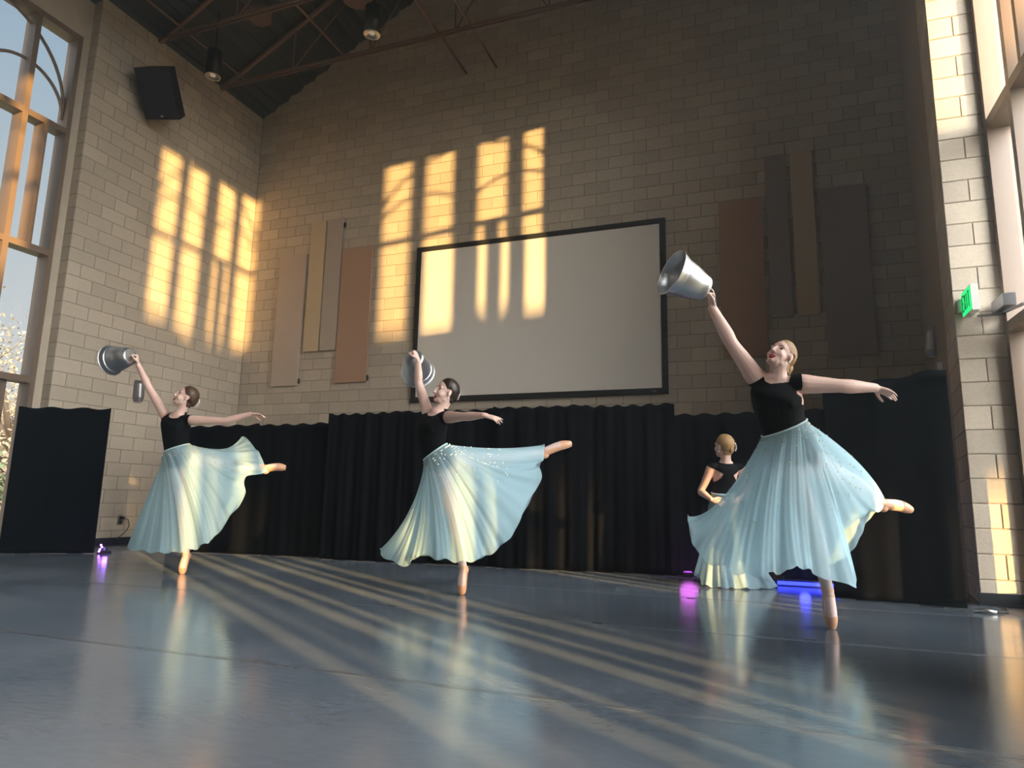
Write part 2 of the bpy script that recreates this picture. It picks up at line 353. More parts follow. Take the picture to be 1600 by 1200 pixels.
# ---------------------------------------------------------------- outdoors
M_leaf = material('autumn_leaves', (.24, .18, .10), .8, var=.4, island=True)
M_leafg = material('green_leaves', (.11, .13, .06), .8, var=.35, island=True)
M_bark = material('tree_bark', (.20, .14, .10), .9, noise_scale=20, noise_amt=.3)
ground = slab('ground', material('dry_grass', (.17, .15, .08), .95, noise_scale=2, noise_amt=.3), [((-120, -120, -.5), (120, 120, -.2))], 'dry grass ground outside the hall windows')
def tree(name, base, h, spread, nleaf, label, mat, seed, leaf=.12, trunk_h=.35, **kw):
    r = random.Random(seed); root = empty(name, base, category='tree', label=label, **kw)
    br = MB(); tips = []
    br.tube([(0,0,0), (.05,.03,h*trunk_h*.5), (0,.05,h*trunk_h)], [h*.03, h*.024, h*.02], 7)
    for i in range(13):
        an = i*2.4+r.random(); el = .25+.9*r.random(); L = h*(.35+.3*r.random())
        p0 = Vector((0,.05,h*trunk_h*(.75+.3*r.random()))); d = Vector((math.cos(an)*math.cos(el)*spread, math.sin(an)*math.cos(el)*spread, math.sin(el)))
        p1 = p0+d*L*.5+Vector((0,0,.05*h)); p2 = p0+d*L
        br.tube([p0, p1, p2], [h*.014, h*.009, h*.003], 5); tips += [(p1, L*.25), (p1.lerp(p2, .5), L*.28), (p2, L*.25)]
        for k in range(3):
            q = p1.lerp(p2, r.random()); e = q+Vector((r.uniform(-1,1), r.uniform(-1,1), r.uniform(.1,1)))*L*.3
            br.tube([q, e], [h*.005, h*.002], 4); tips.append((e, L*.2))
    br.build('branches', M_bark, root, smooth=True)
    lf = MB()
    for i in range(nleaf):
        c, rad = tips[r.randrange(len(tips))]
        p = c+Vector((r.gauss(0,1), r.gauss(0,1), r.gauss(0,.8)))*rad*.6
        a = Vector((r.uniform(-1,1), r.uniform(-1,1), r.uniform(-1,1))).normalized(); b = a.cross(Vector((r.uniform(-1,1), r.uniform(-1,1), r.uniform(-1,1)))).normalized()
        s = leaf*r.uniform(.6, 1.3)
        lf.add([p-a*s, p+b*s*.5, p+a*s, p-b*s*.5], [(0,1,2,3)])
    lf.build('foliage', mat, root, kind='stuff')
    return root
tree('tree', (-27.0, 17.6, -.2), 8.4, .9, 2400, 'sparse autumn tree with sunlit branches outside the arched window', M_leaf, 3, .085)
tree('tree', (-36.5, 23.2, -.2), 7.6, 1.0, 5200, 'thicker golden tree standing behind the sparse autumn tree', M_leaf, 5, .13, .22)
def shrub(base, rx, rz, seed, label, mat, n=1800, leaf=.1, zc=None):
    r = random.Random(seed); root = empty('shrub', base, category='shrub', label=label, group='shrubs outside the left window')
    lf = MB()
    for i in range(n):
        d = Vector((r.gauss(0,1), r.gauss(0,1), r.gauss(0,1))).normalized(); p = Vector((d.x*rx, d.y*rx, rz*.9+d.z*rz*.9))*1.0
        p += Vector((r.uniform(-.2,.2),)*3)
        a = Vector((r.uniform(-1,1), r.uniform(-1,1), r.uniform(-1,1))).normalized(); b = a.cross(d+Vector((.1,.2,.3))).normalized(); s = leaf*r.uniform(.6,1.4)
        lf.add([p-a*s, p+b*s*.6, p+a*s, p-b*s*.6], [(0,1,2,3)])
    st = MB()
    for k in range(4): st.tube([(0,0,0), (.3*math.cos(k*1.7), .3*math.sin(k*1.7), rz*.9)], [.04,.015], 5)
    lf.build('foliage', mat, root, kind='stuff'); st.build('stem', M_bark, root)
shrub((-19.5, 11.2, -.2), 1.3, 1.2, 11, 'low green shrub outside the arched window', M_leafg)
shrub((-22.0, 14.2, -.2), 1.4, 1.5, 12, 'golden shrub beside the low green shrub outside', M_leaf)
shrub((-25.0, 18.4, -.2), 1.5, 1.7, 13, 'tall golden shrub behind the other shrubs outside', M_leaf)
# street trees on the sunny side: their crowns shade the middle of the windows
def street_tree(base, r, zc, hz, seed, label):
    root = empty('street_tree', base, category='tree', label=label, group='street trees on the sunny side')
    MB().tube([(0,0,0), (.03,.02,zc*.5), (0,0,zc)], [.14, .11, .08], 8).build('trunk', M_bark, root, smooth=True)
    bm = bmesh.new(); bmesh.ops.create_icosphere(bm, subdivisions=4, radius=1)
    for q in bm.verts:
        k = 1+.22*noise.noise(q.co*2.3+Vector((seed, 0, 0)))+.14*noise.noise(q.co*6+Vector((0, seed, 0)))
        q.co = Vector((q.co.x*r*k, q.co.y*r*k, zc+hz*.35+q.co.z*hz*k))
    me = bpy.data.meshes.new('crown'); bm.to_mesh(me); bm.free(); me.materials.append(M_leafg); link('crown', me, root)
sh = Vector((SUN_DIR.x, SUN_DIR.y, 0)).normalized(); DT = 26.0; tl = -SUN_DIR.z/math.hypot(SUN_DIR.x, SUN_DIR.y)
perp = Vector((sh.y, -sh.x, 0))
for i in range(9):
    c0 = Vector((WX_R, 2.2, 0))-sh*(DT+(i % 2)*3.4)+perp*((i-4)*1.55)
    bot = (1.5, 1.5, 1.6, 1.85, 1.35, 1.5, 1.05, 1.2, 1.2)[i]; hz = (4.5-bot)/2
    street_tree((c0.x, c0.y, -.2), 1.25, (4.5+bot)/2+tl*(DT+(i % 2)*3.4)-.35*hz+.2, hz, i*3.7, 'round street tree in a row across the road')

# ---------------------------------------------------------------- roof trusses and bridging
def truss(y, label):
    root = empty('roof_truss', (APEX_X, y, EAVE), category='truss', label=label, group='roof trusses across the hall')
    x0, x1 = LX+.02, 2*APEX_X-LX-.02; zb = 8.30
    for s in (-.035, .035): MB().bar((x0, y+s, zb), (x1, y+s, zb), .014, .05).build('bottom_chord', M_steel, root)
    for xa, xb in ((x0, APEX_X), (x1, APEX_X)):
        MB().bar((xa, y, roof_z(xa)-.07), (xb, y, roof_z(xb)-.07), .06, .06).build('top_chord', M_steel, root)
    n = 7; xs = [x0+(x1-x0)*i/n for i in range(n+1)]
    for i in range(1, n):
        MB().bar((xs[i], y, zb), (xs[i], y, roof_z(xs[i])-.1), .022, .022).build('web', M_steel, root)
        j = i+1 if xs[i] < APEX_X else i-1
        MB().bar((xs[i], y, zb), (xs[j], y, roof_z(xs[j])-.1), .02, .02).build('web', M_steel, root)
    keep_parts_in_place(root)
truss(8.97, 'brown steel roof truss close to the back wall'); truss(7.57, 'brown steel roof truss over the wall loudspeaker')
truss(6.17, 'brown steel roof truss over the arched window')
for i, (x, z) in enumerate(((-8.75, 8.36), (-6.6, 8.36), (-4.78, 8.36), (-4.2, 8.36))):
    y1 = BY if x > -5 else 9.0
    MB().tube([(x, 4.5, z), (x, y1-.005, z)], .022, 6).build('bridging_rod', M_steel, smooth=True, category='rod', label=['brown bridging rod between the trusses above the left pendant lamp', 'brown bridging rod between the trusses left of the second lamp', 'brown bridging rod that ends in the back wall', 'brown bridging rod beside the one ending in the wall'][i])

# ---------------------------------------------------------------- pendant lamps, ceiling diffusers
M_lampglow = material('dim_lamp_lens', (.55, .5, .42), .3, emit=(1, .8, .55), estr=.18)
def pendant(x, y, z, label):
    root = empty('pendant_lamp', (x, y, z), category='lamp', label=label, group='black cylinder pendant lamps')
    MB().lathe([(.0,.46),(.11,.46),(.125,.445),(.125,.0),(.112,.0),(.112,.035)], 28).build('housing', M_black, root, smooth=True)
    MB().lathe([(.112,.02),(.085,.045),(.0,.07)], 28).build('reflector', M_chrome, root, smooth=True)
    MB().lathe([(.045,.03),(.04,.015),(.0,.01)], 20).build('bulb', M_lampglow, root, smooth=True)
    MB().lathe([(.125,0),(.118,-.006),(.104,-.004),(.104,.006)], 28).build('trim_ring', M_chrome, root, smooth=True)
    MB().tube([(0,0,.46), (0,0,roof_z(x)-z)], .012, 6).build('stem', M_black, root)
pendant(-8.36, 7.87, 7.62, 'black cylinder pendant lamp near the left wall'); pendant(-5.28, 7.83, 7.62, 'black cylinder pendant lamp over the middle of the stage')
M_drum = material('tan_drum', (.20, .14, .12), .7)
for x, y, lb in ((-8.0, 8.35, 'round tan ceiling diffuser above the left pendant lamp'), (-6.1, 8.55, 'round tan ceiling diffuser beside the second pendant lamp')):
    root = empty('ceiling_diffuser', (x, y, 8.95), category='diffuser', label=lb, group='round ceiling diffusers')
    MB().lathe([(0,0),(.2,.0),(.24,.03),(.24,.16),(.12,.2),(.1,roof_z(x)-8.95)], 24).build('drum', M_drum, root, smooth=True)
    MB().lathe([(.17,-.012),(.15,-.02),(.0,-.02)], 24).build('face_plate', M_drum, root, smooth=True)

# ---------------------------------------------------------------- screen and acoustic panels
root = empty('projection_screen', (-3.45, BY, 2.4), category='screen', label='large white projection screen in a black frame on the back wall')
SX0, SX1, SZ0, SZ1 = -5.51, -1.388, 2.457, 5.034
M_screen = material('matte_white_screen', (.78, .74, .68), .8)
MB().box((SX0, BY-.05, SZ0), (SX1, BY-.04, SZ1)).build('screen_surface', M_screen, root)
M_sframe = material('black_velvet_frame', (.018, .018, .016), .6)
b = .085
for lo, hi in (((SX0-b, BY-.065, SZ1), (SX1+b, BY-.0, SZ1+b)), ((SX0-b, BY-.065, SZ0-b), (SX1+b, BY-.0, SZ0)), ((SX0-b, BY-.065, SZ0), (SX0, BY-.0, SZ1)), ((SX1, BY-.065, SZ0), (SX1+b, BY-.0, SZ1))):
    MB().box(lo, hi).build('frame_bar', M_sframe, root)
MB().box((SX1-.16, BY-.068, SZ0-.06), (SX1-.08, BY-.064, SZ0-.035)).build('badge', material('blue_grey_badge', (.12, .12, .2), .4), root)
keep_parts_in_place(root)
PC = {'greige': (.50, .41, .34), 'tan': (.55, .44, .29), 'rust': (.43, .275, .185), 'taupe': (.32, .27, .24), 'grey': (.43, .37, .31)}
def panel(x0, x1, z0, z1, c, label, clips=()):
    root = empty('acoustic_panel', ((x0+x1)/2, BY, z0), category='acoustic panel', label=label)
    m = material(c+'_fabric', PC[c], .95, noise_scale=60, noise_amt=.06, bump=.2, bump_scale=300)
    bm = bmesh.new(); bmesh.ops.create_cube(bm, size=1); 
    for q in bm.verts: q.co = Vector(((x0+x1)/2+q.co.x*(x1-x0), BY-.03-.0+q.co.y*.05, (z0+z1)/2+q.co.z*(z1-z0)))
    bmesh.ops.bevel(bm, geom=bm.edges[:], offset=.008, segments=2, affect='EDGES')
    me = bpy.data.meshes.new('fabric_board'); bm.to_mesh(me); bm.free(); me.materials.append(m); link('fabric_board', me, root)
    for z in clips: MB().box((x1-.02, BY-.03, z), (x1+.03, BY-.004, z+.09)).build('wall_clip', M_black, root)
    keep_parts_in_place(root)
panel(-8.56, -7.96, 2.76, 5.29, 'greige', 'wide pale greige acoustic panel nearest the left corner', (2.80,))
panel(-7.89, -7.555, 3.38, 5.90, 'tan', 'narrow golden tan acoustic panel next to the greige one')
panel(-7.53, -7.18, 3.38, 5.90, 'grey', 'narrow pale grey acoustic panel beside the rust one', (5.72,))
panel(-7.16, -6.51, 2.77, 5.29, 'rust', 'wide rust brown acoustic panel left of the screen', (2.80,))
panel(-.51, .105, 2.86, 5.25, 'rust', 'wide rust brown acoustic panel right of the screen')
panel(.165, .46, 3.41, 5.89, 'taupe', 'narrow dark taupe acoustic panel right of the screen')
panel(.515, .81, 3.41, 5.89, 'tan', 'narrow tan acoustic panel between two taupe ones')
panel(.88, 1.48, 2.80, 5.27, 'taupe', 'wide dark taupe acoustic panel nearest the exit sign')

# ---------------------------------------------------------------- wall loudspeaker, sconces, outlet, exit sign, door closer
root = empty('loudspeaker', (LX, 7.55, 7.15), category='loudspeaker', label='black box loudspeaker tilted down high on the left wall')
ya, ti = .34, .68; ax = Vector((math.sin(ya), -math.cos(ya), 0)); sidev = Vector((math.cos(ya), math.sin(ya), 0))
fr = ax*math.cos(ti)-Vector((0, 0, math.sin(ti))); upv = ax*math.sin(ti)+Vector((0, 0, math.cos(ti))); c = Vector((-8.88, 7.41, 7.15))
hw, hh, hd = .28, .38, .20
MB().add([c+fr*hd-sidev*hw-upv*hh, c+fr*hd+sidev*hw-upv*hh, c+fr*hd+sidev*hw+upv*hh, c+fr*hd-sidev*hw+upv*hh,
          c-fr*hd-sidev*hw*.66-upv*hh, c-fr*hd+sidev*hw*.66-upv*hh, c-fr*hd+sidev*hw*.66+upv*hh, c-fr*hd-sidev*hw*.66+upv*hh],
         [(0,1,2,3),(7,6,5,4),(0,4,5,1),(1,5,6,2),(2,6,7,3),(3,7,4,0)]).build('cabinet', M_black, root)
MB().obox(c+fr*(hd+.006), sidev*(hw-.012), upv*(hh-.012), fr*.006).build('grille', material('black_speaker_grille', (.018, .02, .022), .7, bump=.3, bump_scale=400), root)
MB().obox(c+fr*(hd+.013)-upv*(hh-.05), sidev*.022, upv*.014, fr*.002).build('badge', M_chrome, root)
MB().bar(c-fr*hd*.9, (LX+.03, c.y+.25, c.z+.12), .06, .06).obox((LX+.016, c.y+.25, c.z+.12), (.012,0,0), (0,.09,0), (0,0,.12)).build('wall_bracket', M_black, root)
keep_parts_in_place(root)
M_sconce = material('grey_metal_sconce', (.24, .24, .25), .35, metal=.7)
def sconce(p, n, label, mat=M_sconce):
    n = Vector(n).normalized(); s = n.cross(Vector((0,0,1))).normalized(); P = Vector(p)
    root = empty('wall_sconce', P, category='sconce', label=label)
    m = MB(); k = 10; zs = [(-.17, .055, .10), (-.10, .085, .12), (.12, .085, .10), (.17, .075, .06)]; vs = []
    for z, w_, d_ in zs:
        for i in range(k+1):
            t = math.pi*i/k; vs.append(P+s*(w_*math.cos(t))+n*(d_*math.sin(t))+Vector((0,0,z)))
    fs = [(j*(k+1)+i, j*(k+1)+i+1, (j+1)*(k+1)+i+1, (j+1)*(k+1)+i) for j in range(3) for i in range(k)]
    fs += [tuple(range(k+1))[::-1], tuple(3*(k+1)+i for i in range(k+1))]
    m.add(vs, fs).build('shade', mat, root, smooth=False)
    MB().obox(P+n*.008, s*.06, n*.008, (0,0,.14)).build('back_plate', M_black, root)
    MB().obox(P+n*.05-Vector((0,0,.172)), s*.03, n*.03, (0,0,.004)).build('lens', M_white, root)
    keep_parts_in_place(root)
sconce((LX, 7.93, 2.36), (1, 0, 0), 'grey metal wall sconce behind the raised arm on the left wall')
q = Vector((CX, CY, 0))+rw.normalized()*1.95
sconce((q.x, q.y, 2.62), -rn, 'dark grey metal wall sconce on the pier beside the exit sign')
q = Vector((CX, CY, 0))+rw.normalized()*1.45-rn*.02
root = empty('wall_sensor', (q.x, q.y, 2.22), category='sensor', label='small white wall sensor just above the right drape')
MB().obox(q+Vector((0,0,2.22)), rw.normalized()*.03, -rn*.02, (0,0,.06)).build('case', M_white, root)
MB().obox(q+Vector((0,0,2.20))-rn*.022, rw.normalized()*.018, -rn*.004, (0,0,.02)).build('lens', M_chrome, root)
keep_parts_in_place(root)
root = empty('wall_outlet', (LX, 7.88, .36), category='outlet', label='steel wall outlet with a plugged cord behind the left drape')
MB().box((LX, 7.83, .29), (LX+.008, 7.93, .43)).build('cover_plate', M_chrome, root)
for z in (.33, .39): MB().box((LX+.008, 7.855, z-.024), (LX+.013, 7.905, z+.024)).build('socket', M_black, root)
MB().box((LX+.013, 7.865, .375), (LX+.05, 7.905, .41)).build('plug', M_black, root)
keep_parts_in_place(root)
MB().tube([(LX+.05, 7.885, .39), (LX+.06, 7.97, .37), (LX+.04, 8.02, .27), (LX+.03, 7.99, .2), (LX+.03, 7.92, .14), (LX+.03, 7.85, .09), (LX+.05, 7.75, .015)], .006, 6).build('power_cord', M_black, smooth=True, category='cord', label='thin black power cord hanging from the wall outlet')
# exit sign: lit green letters on a white box, on a bracket from the pier face
root = empty('exit_sign', (1.66, CY, 2.5), category='sign', label='lit green exit sign projecting from the block pier')
MB().box((1.645, CY-.33, 2.38), (1.70, CY-.05, 2.60)).build('sign_box', M_white, root)
MB().box((1.62, CY-.055, 2.44), (1.72, CY, 2.55)).build('wall_canopy', M_white, root)
M_green = material('green_sign_face', (.02, .45, .12), .4, emit=(.02, .9, .22), estr=1.0)
M_letter = material('dark_green_letter', (.0, .12, .03), .5, emit=(.0, .16, .04), estr=.6)
face_o = MB().box((1.640, CY-.32, 2.39), (1.6455, CY-.06, 2.59)).build('sign_face', M_green, root)
def strokes(segs, y0, z0, sy, sz):
    m = MB()
    for (a, b_), (c_, d_) in segs: m.bar((1.6385, y0-a*sy, z0+b_*sz), (1.6385, y0-c_*sy, z0+d_*sz), .004, .018, up=(1,0,0)) if False else m.bar((1.6385, y0-a*sy, z0+b_*sz), (1.6385, y0-c_*sy, z0+d_*sz), .016, .004, up=(1,0,0))
    return m
LET = {'E': [((0,0),(0,1)),((0,0),(1,0)),((0,.5),(.8,.5)),((0,1),(1,1))], 'X': [((0,0),(1,1)),((0,1),(1,0))], 'I': [((.5,0),(.5,1))], 'T': [((.5,0),(.5,1)),((0,1),(1,1))]}
for i, ch in enumerate('EXIT'): strokes(LET[ch], CY-.085-i*.058, 2.425, .038, .13).build('letter', M_letter, face_o)
MB().box((1.66, CY-.20, 2.365), (1.685, CY-.16, 2.382)).build('test_lamp', M_white, root)
keep_parts_in_place(root)
root = empty('door_closer', (1.9, 6.55, 2.45), category='door closer', label='grey door closer with its arm beside the exit sign')
M_closer = material('grey_closer', (.16, .16, .17), .4, metal=.5)
MB().box((1.86, 6.36, 2.40), (1.95, 6.66, 2.50)).build('body', M_closer, root)
MB().bar((1.90, 6.60, 2.385), (1.74, 6.62, 2.385), .03, .015).bar((1.90, 6.60, 2.385), (1.95, 6.2, 2.36), .03, .015).build('arm', M_closer, root)
keep_parts_in_place(root)

# ---------------------------------------------------------------- black pipe-and-drape panels
def drape(a, b, za, zb, label, amp=.03, folds=6, seed=0, mat=None, group='black drapes on stands', sag=.012):
    A, B = Vector((*a, 0)), Vector((*b, 0)); L = (B-A).length; d = (B-A)/L; n = Vector((d.y, -d.x, 0))
    r = random.Random(seed); root = empty('stage_drape', (A+B)/2, category='drape', label=label, group=group)
    nu, nv = int(L*70), 26; ph = [r.uniform(0, 6.28) for _ in range(4)]; vs = []
    for side in (0, 1):
        for j in range(nv+1):
            t = j/nv
            for i in range(nu+1):
                u = i/nu; top = za+(zb-za)*u
                z = .008+t*(top-.008)
                w_ = amp*(.35+.65*(1-t))
                off = w_*(math.sin(u*folds*6.283+ph[0]+.5*math.sin(3*t+ph[1]))+.5*math.sin(u*folds*2.3*6.283+ph[2]+.7*t))
                zz = z+(t**8)*(.012*math.sin(u*folds*9+ph[3])-sag*(1-abs(2*u-1)**3))
                p = A+d*(u*L)+n*(off+side*-.006); vs.append((p.x, p.y, zz))
    N = (nu+1)*(nv+1); f = []
    for j in range(nv):
        for i in range(nu):
            q = j*(nu+1)+i; f.append((q, q+1, q+nu+2, q+nu+1)); f.append((N+q+nu+1, N+q+nu+2, N+q+1, N+q))
    for i in range(nu): f.append((i, N+i, N+i+1, i+1)); q = nv*(nu+1)+i; f.append((q, q+1, N+q+1, N+q))
    for j in range(nv): q = j*(nu+1); f.append((q, q+nu+1, N+q+nu+1, N+q)); q += nu; f.append((q, N+q, N+q+nu+1, q+nu+1))
    MB().add(vs, f).build('cloth', mat or M_drape, root, smooth=True)
    ca = []
    for P, zt in ((A+d*.24, za), (B-d*.24, zb)):
        Q = P-n*.13
        MB().tube([(Q.x, Q.y, .01), (Q.x, Q.y, zt-.03)], .02, 8).build('pole', M_black, root, smooth=True)
        MB().obox((Q.x, Q.y, .006), d*.085, n*.085, (0, 0, .006)).build('base_plate', M_black, root); ca.append(Vector((Q.x, Q.y, zt-.05)))
    MB().tube(ca, .017, 8).build('crossbar', M_black, root)
    keep_parts_in_place(root)
    return root
drape((-8.90, 5.88), (-8.03, 6.48), 1.82, 1.85, 'flat black drape panel standing alone before the arched window', .008, 2, 1, sag=.0)
drape((-7.68, 7.26), (-6.36, 7.36), 1.70, 1.715, 'low black drape behind the dancer by the left wall', .010, 3, 2)
drape((-6.42, 7.42), (-5.30, 7.47), 1.715, 1.73, 'low black drape between the first two dancers', .010, 3, 3)
drape((-5.26, 7.36), (-4.18, 7.40), 1.82, 1.84, 'tall black drape with a rolled left edge beside the low drapes', .022, 4, 4)
drape((-4.24, 7.47), (-2.98, 7.55), 1.84, 1.855, 'tall black drape right behind the dancer under the screen', .022, 4, 5)
drape((-3.03, 7.48), (-1.91, 7.56), 1.86, 1.87, 'tall black drape under the middle of the screen', .022, 4, 6)
drape((-1.96, 7.64), (-.93, 7.68), 1.865, 1.875, 'tall black drape whose right edge hangs near the purple light', .022, 4, 7)
drape((-.95, 7.80), (.62, 7.62), 1.76, 1.76, 'low black drape behind the dancer with her back turned', .022, 5, 8)
drape((.50, 6.56), (1.42, 6.36), 1.78, 1.90, 'flat black drape panel standing before the exit sign pier', .012, 2, 9, sag=0)

# ---------------------------------------------------------------- LED lights on the floor
M_violet = material('violet_led', (.4, .2, 1), .3, emit=(.45, .15, 1.0), estr=9)
M_blue = material('blue_led', (.05, .08, 1), .3, emit=(.02, .03, 1.0), estr=4)
root = empty('led_uplight', (-7.93, 6.55, 0), category='light', label='small violet LED uplight on the floor beside the left drape')
MB().box((-7.99, 6.49, 0), (-7.90, 6.62, .03)).build('base', M_black, root)
MB().tube([(-7.95, 6.55, .03), (-7.955, 6.56, .07)], .035, 10).build('housing', M_black, root)
for k, (dx, dz) in enumerate(((0, .10), (.018, .075), (-.012, .045), (-.022, .02))): 
    MB().lathe([(0,-.013),(.011,-.007),(.013,0),(.011,.007),(0,.013)], 10, (-7.935+dx, 6.49, dz+.01)).build('led', M_violet, root, smooth=True)
keep_parts_in_place(root)
L = bpy.data.lights.new('violet_glow', 'POINT'); L.energy = .7; L.color = (.35, .15, 1); L.shadow_soft_size = .03
o = bpy.data.objects.new('violet_glow', L); COL.objects.link(o); o.location = (-7.86, 6.5, .09)
root = empty('led_bar', (.2, 7.35, 0), category='light', label='blue LED bar light on the floor behind the standing foot')
MB().box((.04, 7.32, 0), (.62, 7.39, .06)).build('housing', M_black, root)
MB().box((.06, 7.305, .012), (.60, 7.32, .045)).build('lens', M_blue, root)
for x in (.10, .54): MB().box((x, 7.33, .0), (x+.03, 7.38, .09)).build('foot_bracket', M_black, root)
keep_parts_in_place(root)
for nm, loc, e, c, s in (('blue_glow', (.3, 7.24, .10), .8, (.05, .06, 1), .05), ('purple_glow', (-.80, 7.56, .16), 1.2, (.5, .09, .6), .10)):
    L = bpy.data.lights.new(nm, 'POINT'); L.energy = e; L.color = c; L.shadow_soft_size = s
    o = bpy.data.objects.new(nm, L); COL.objects.link(o); o.location = loc
root = empty('led_uplight', (-.82, 7.62, 0), category='light', label='small purple LED uplight at the foot of the black drapes')
MB().box((-.87, 7.60, 0), (-.77, 7.69, .05)).build('housing', M_black, root)
MB().lathe([(.0,.064),(.04,.06),(.045,.05)], 16, (-.82, 7.645, 0)).build('lens', material('purple_led', (.4, .1, .6), .3, emit=(.4, .08, .7), estr=.6), root)
keep_parts_in_place(root)
# spike marks and a small loose item
for x, y, lb in ((-.62, 5.95, 'small black tape mark on the far floor seam'), (-1.05, 4.44, 'small black tape mark on the seam before the drapes'), (.20, 4.47, 'small black tape mark beside the standing pointe shoe'), (-2.55, 4.47, 'small black tape mark on the seam below the pale skirt')):
    MB().box((x-.03, y-.02, .0009), (x+.03, y+.02, .0017)).build('tape_mark', M_black, category='tape mark', label=lb)
root = empty('cable_end', (1.50, 6.18, 0), category='cable', label='silver cable end lying beside the right drape')
MB().tube([(1.42, 6.2, .015), (1.50, 6.18, .02), (1.56, 6.17, .014)], .013, 8).build('plug', M_chrome, root, smooth=True)
MB().tube([(1.56, 6.17, .014), (1.66, 6.28, .01), (1.72, 6.55, .01)], .006, 6).build('wire', M_black, root, smooth=True)
keep_parts_in_place(root)

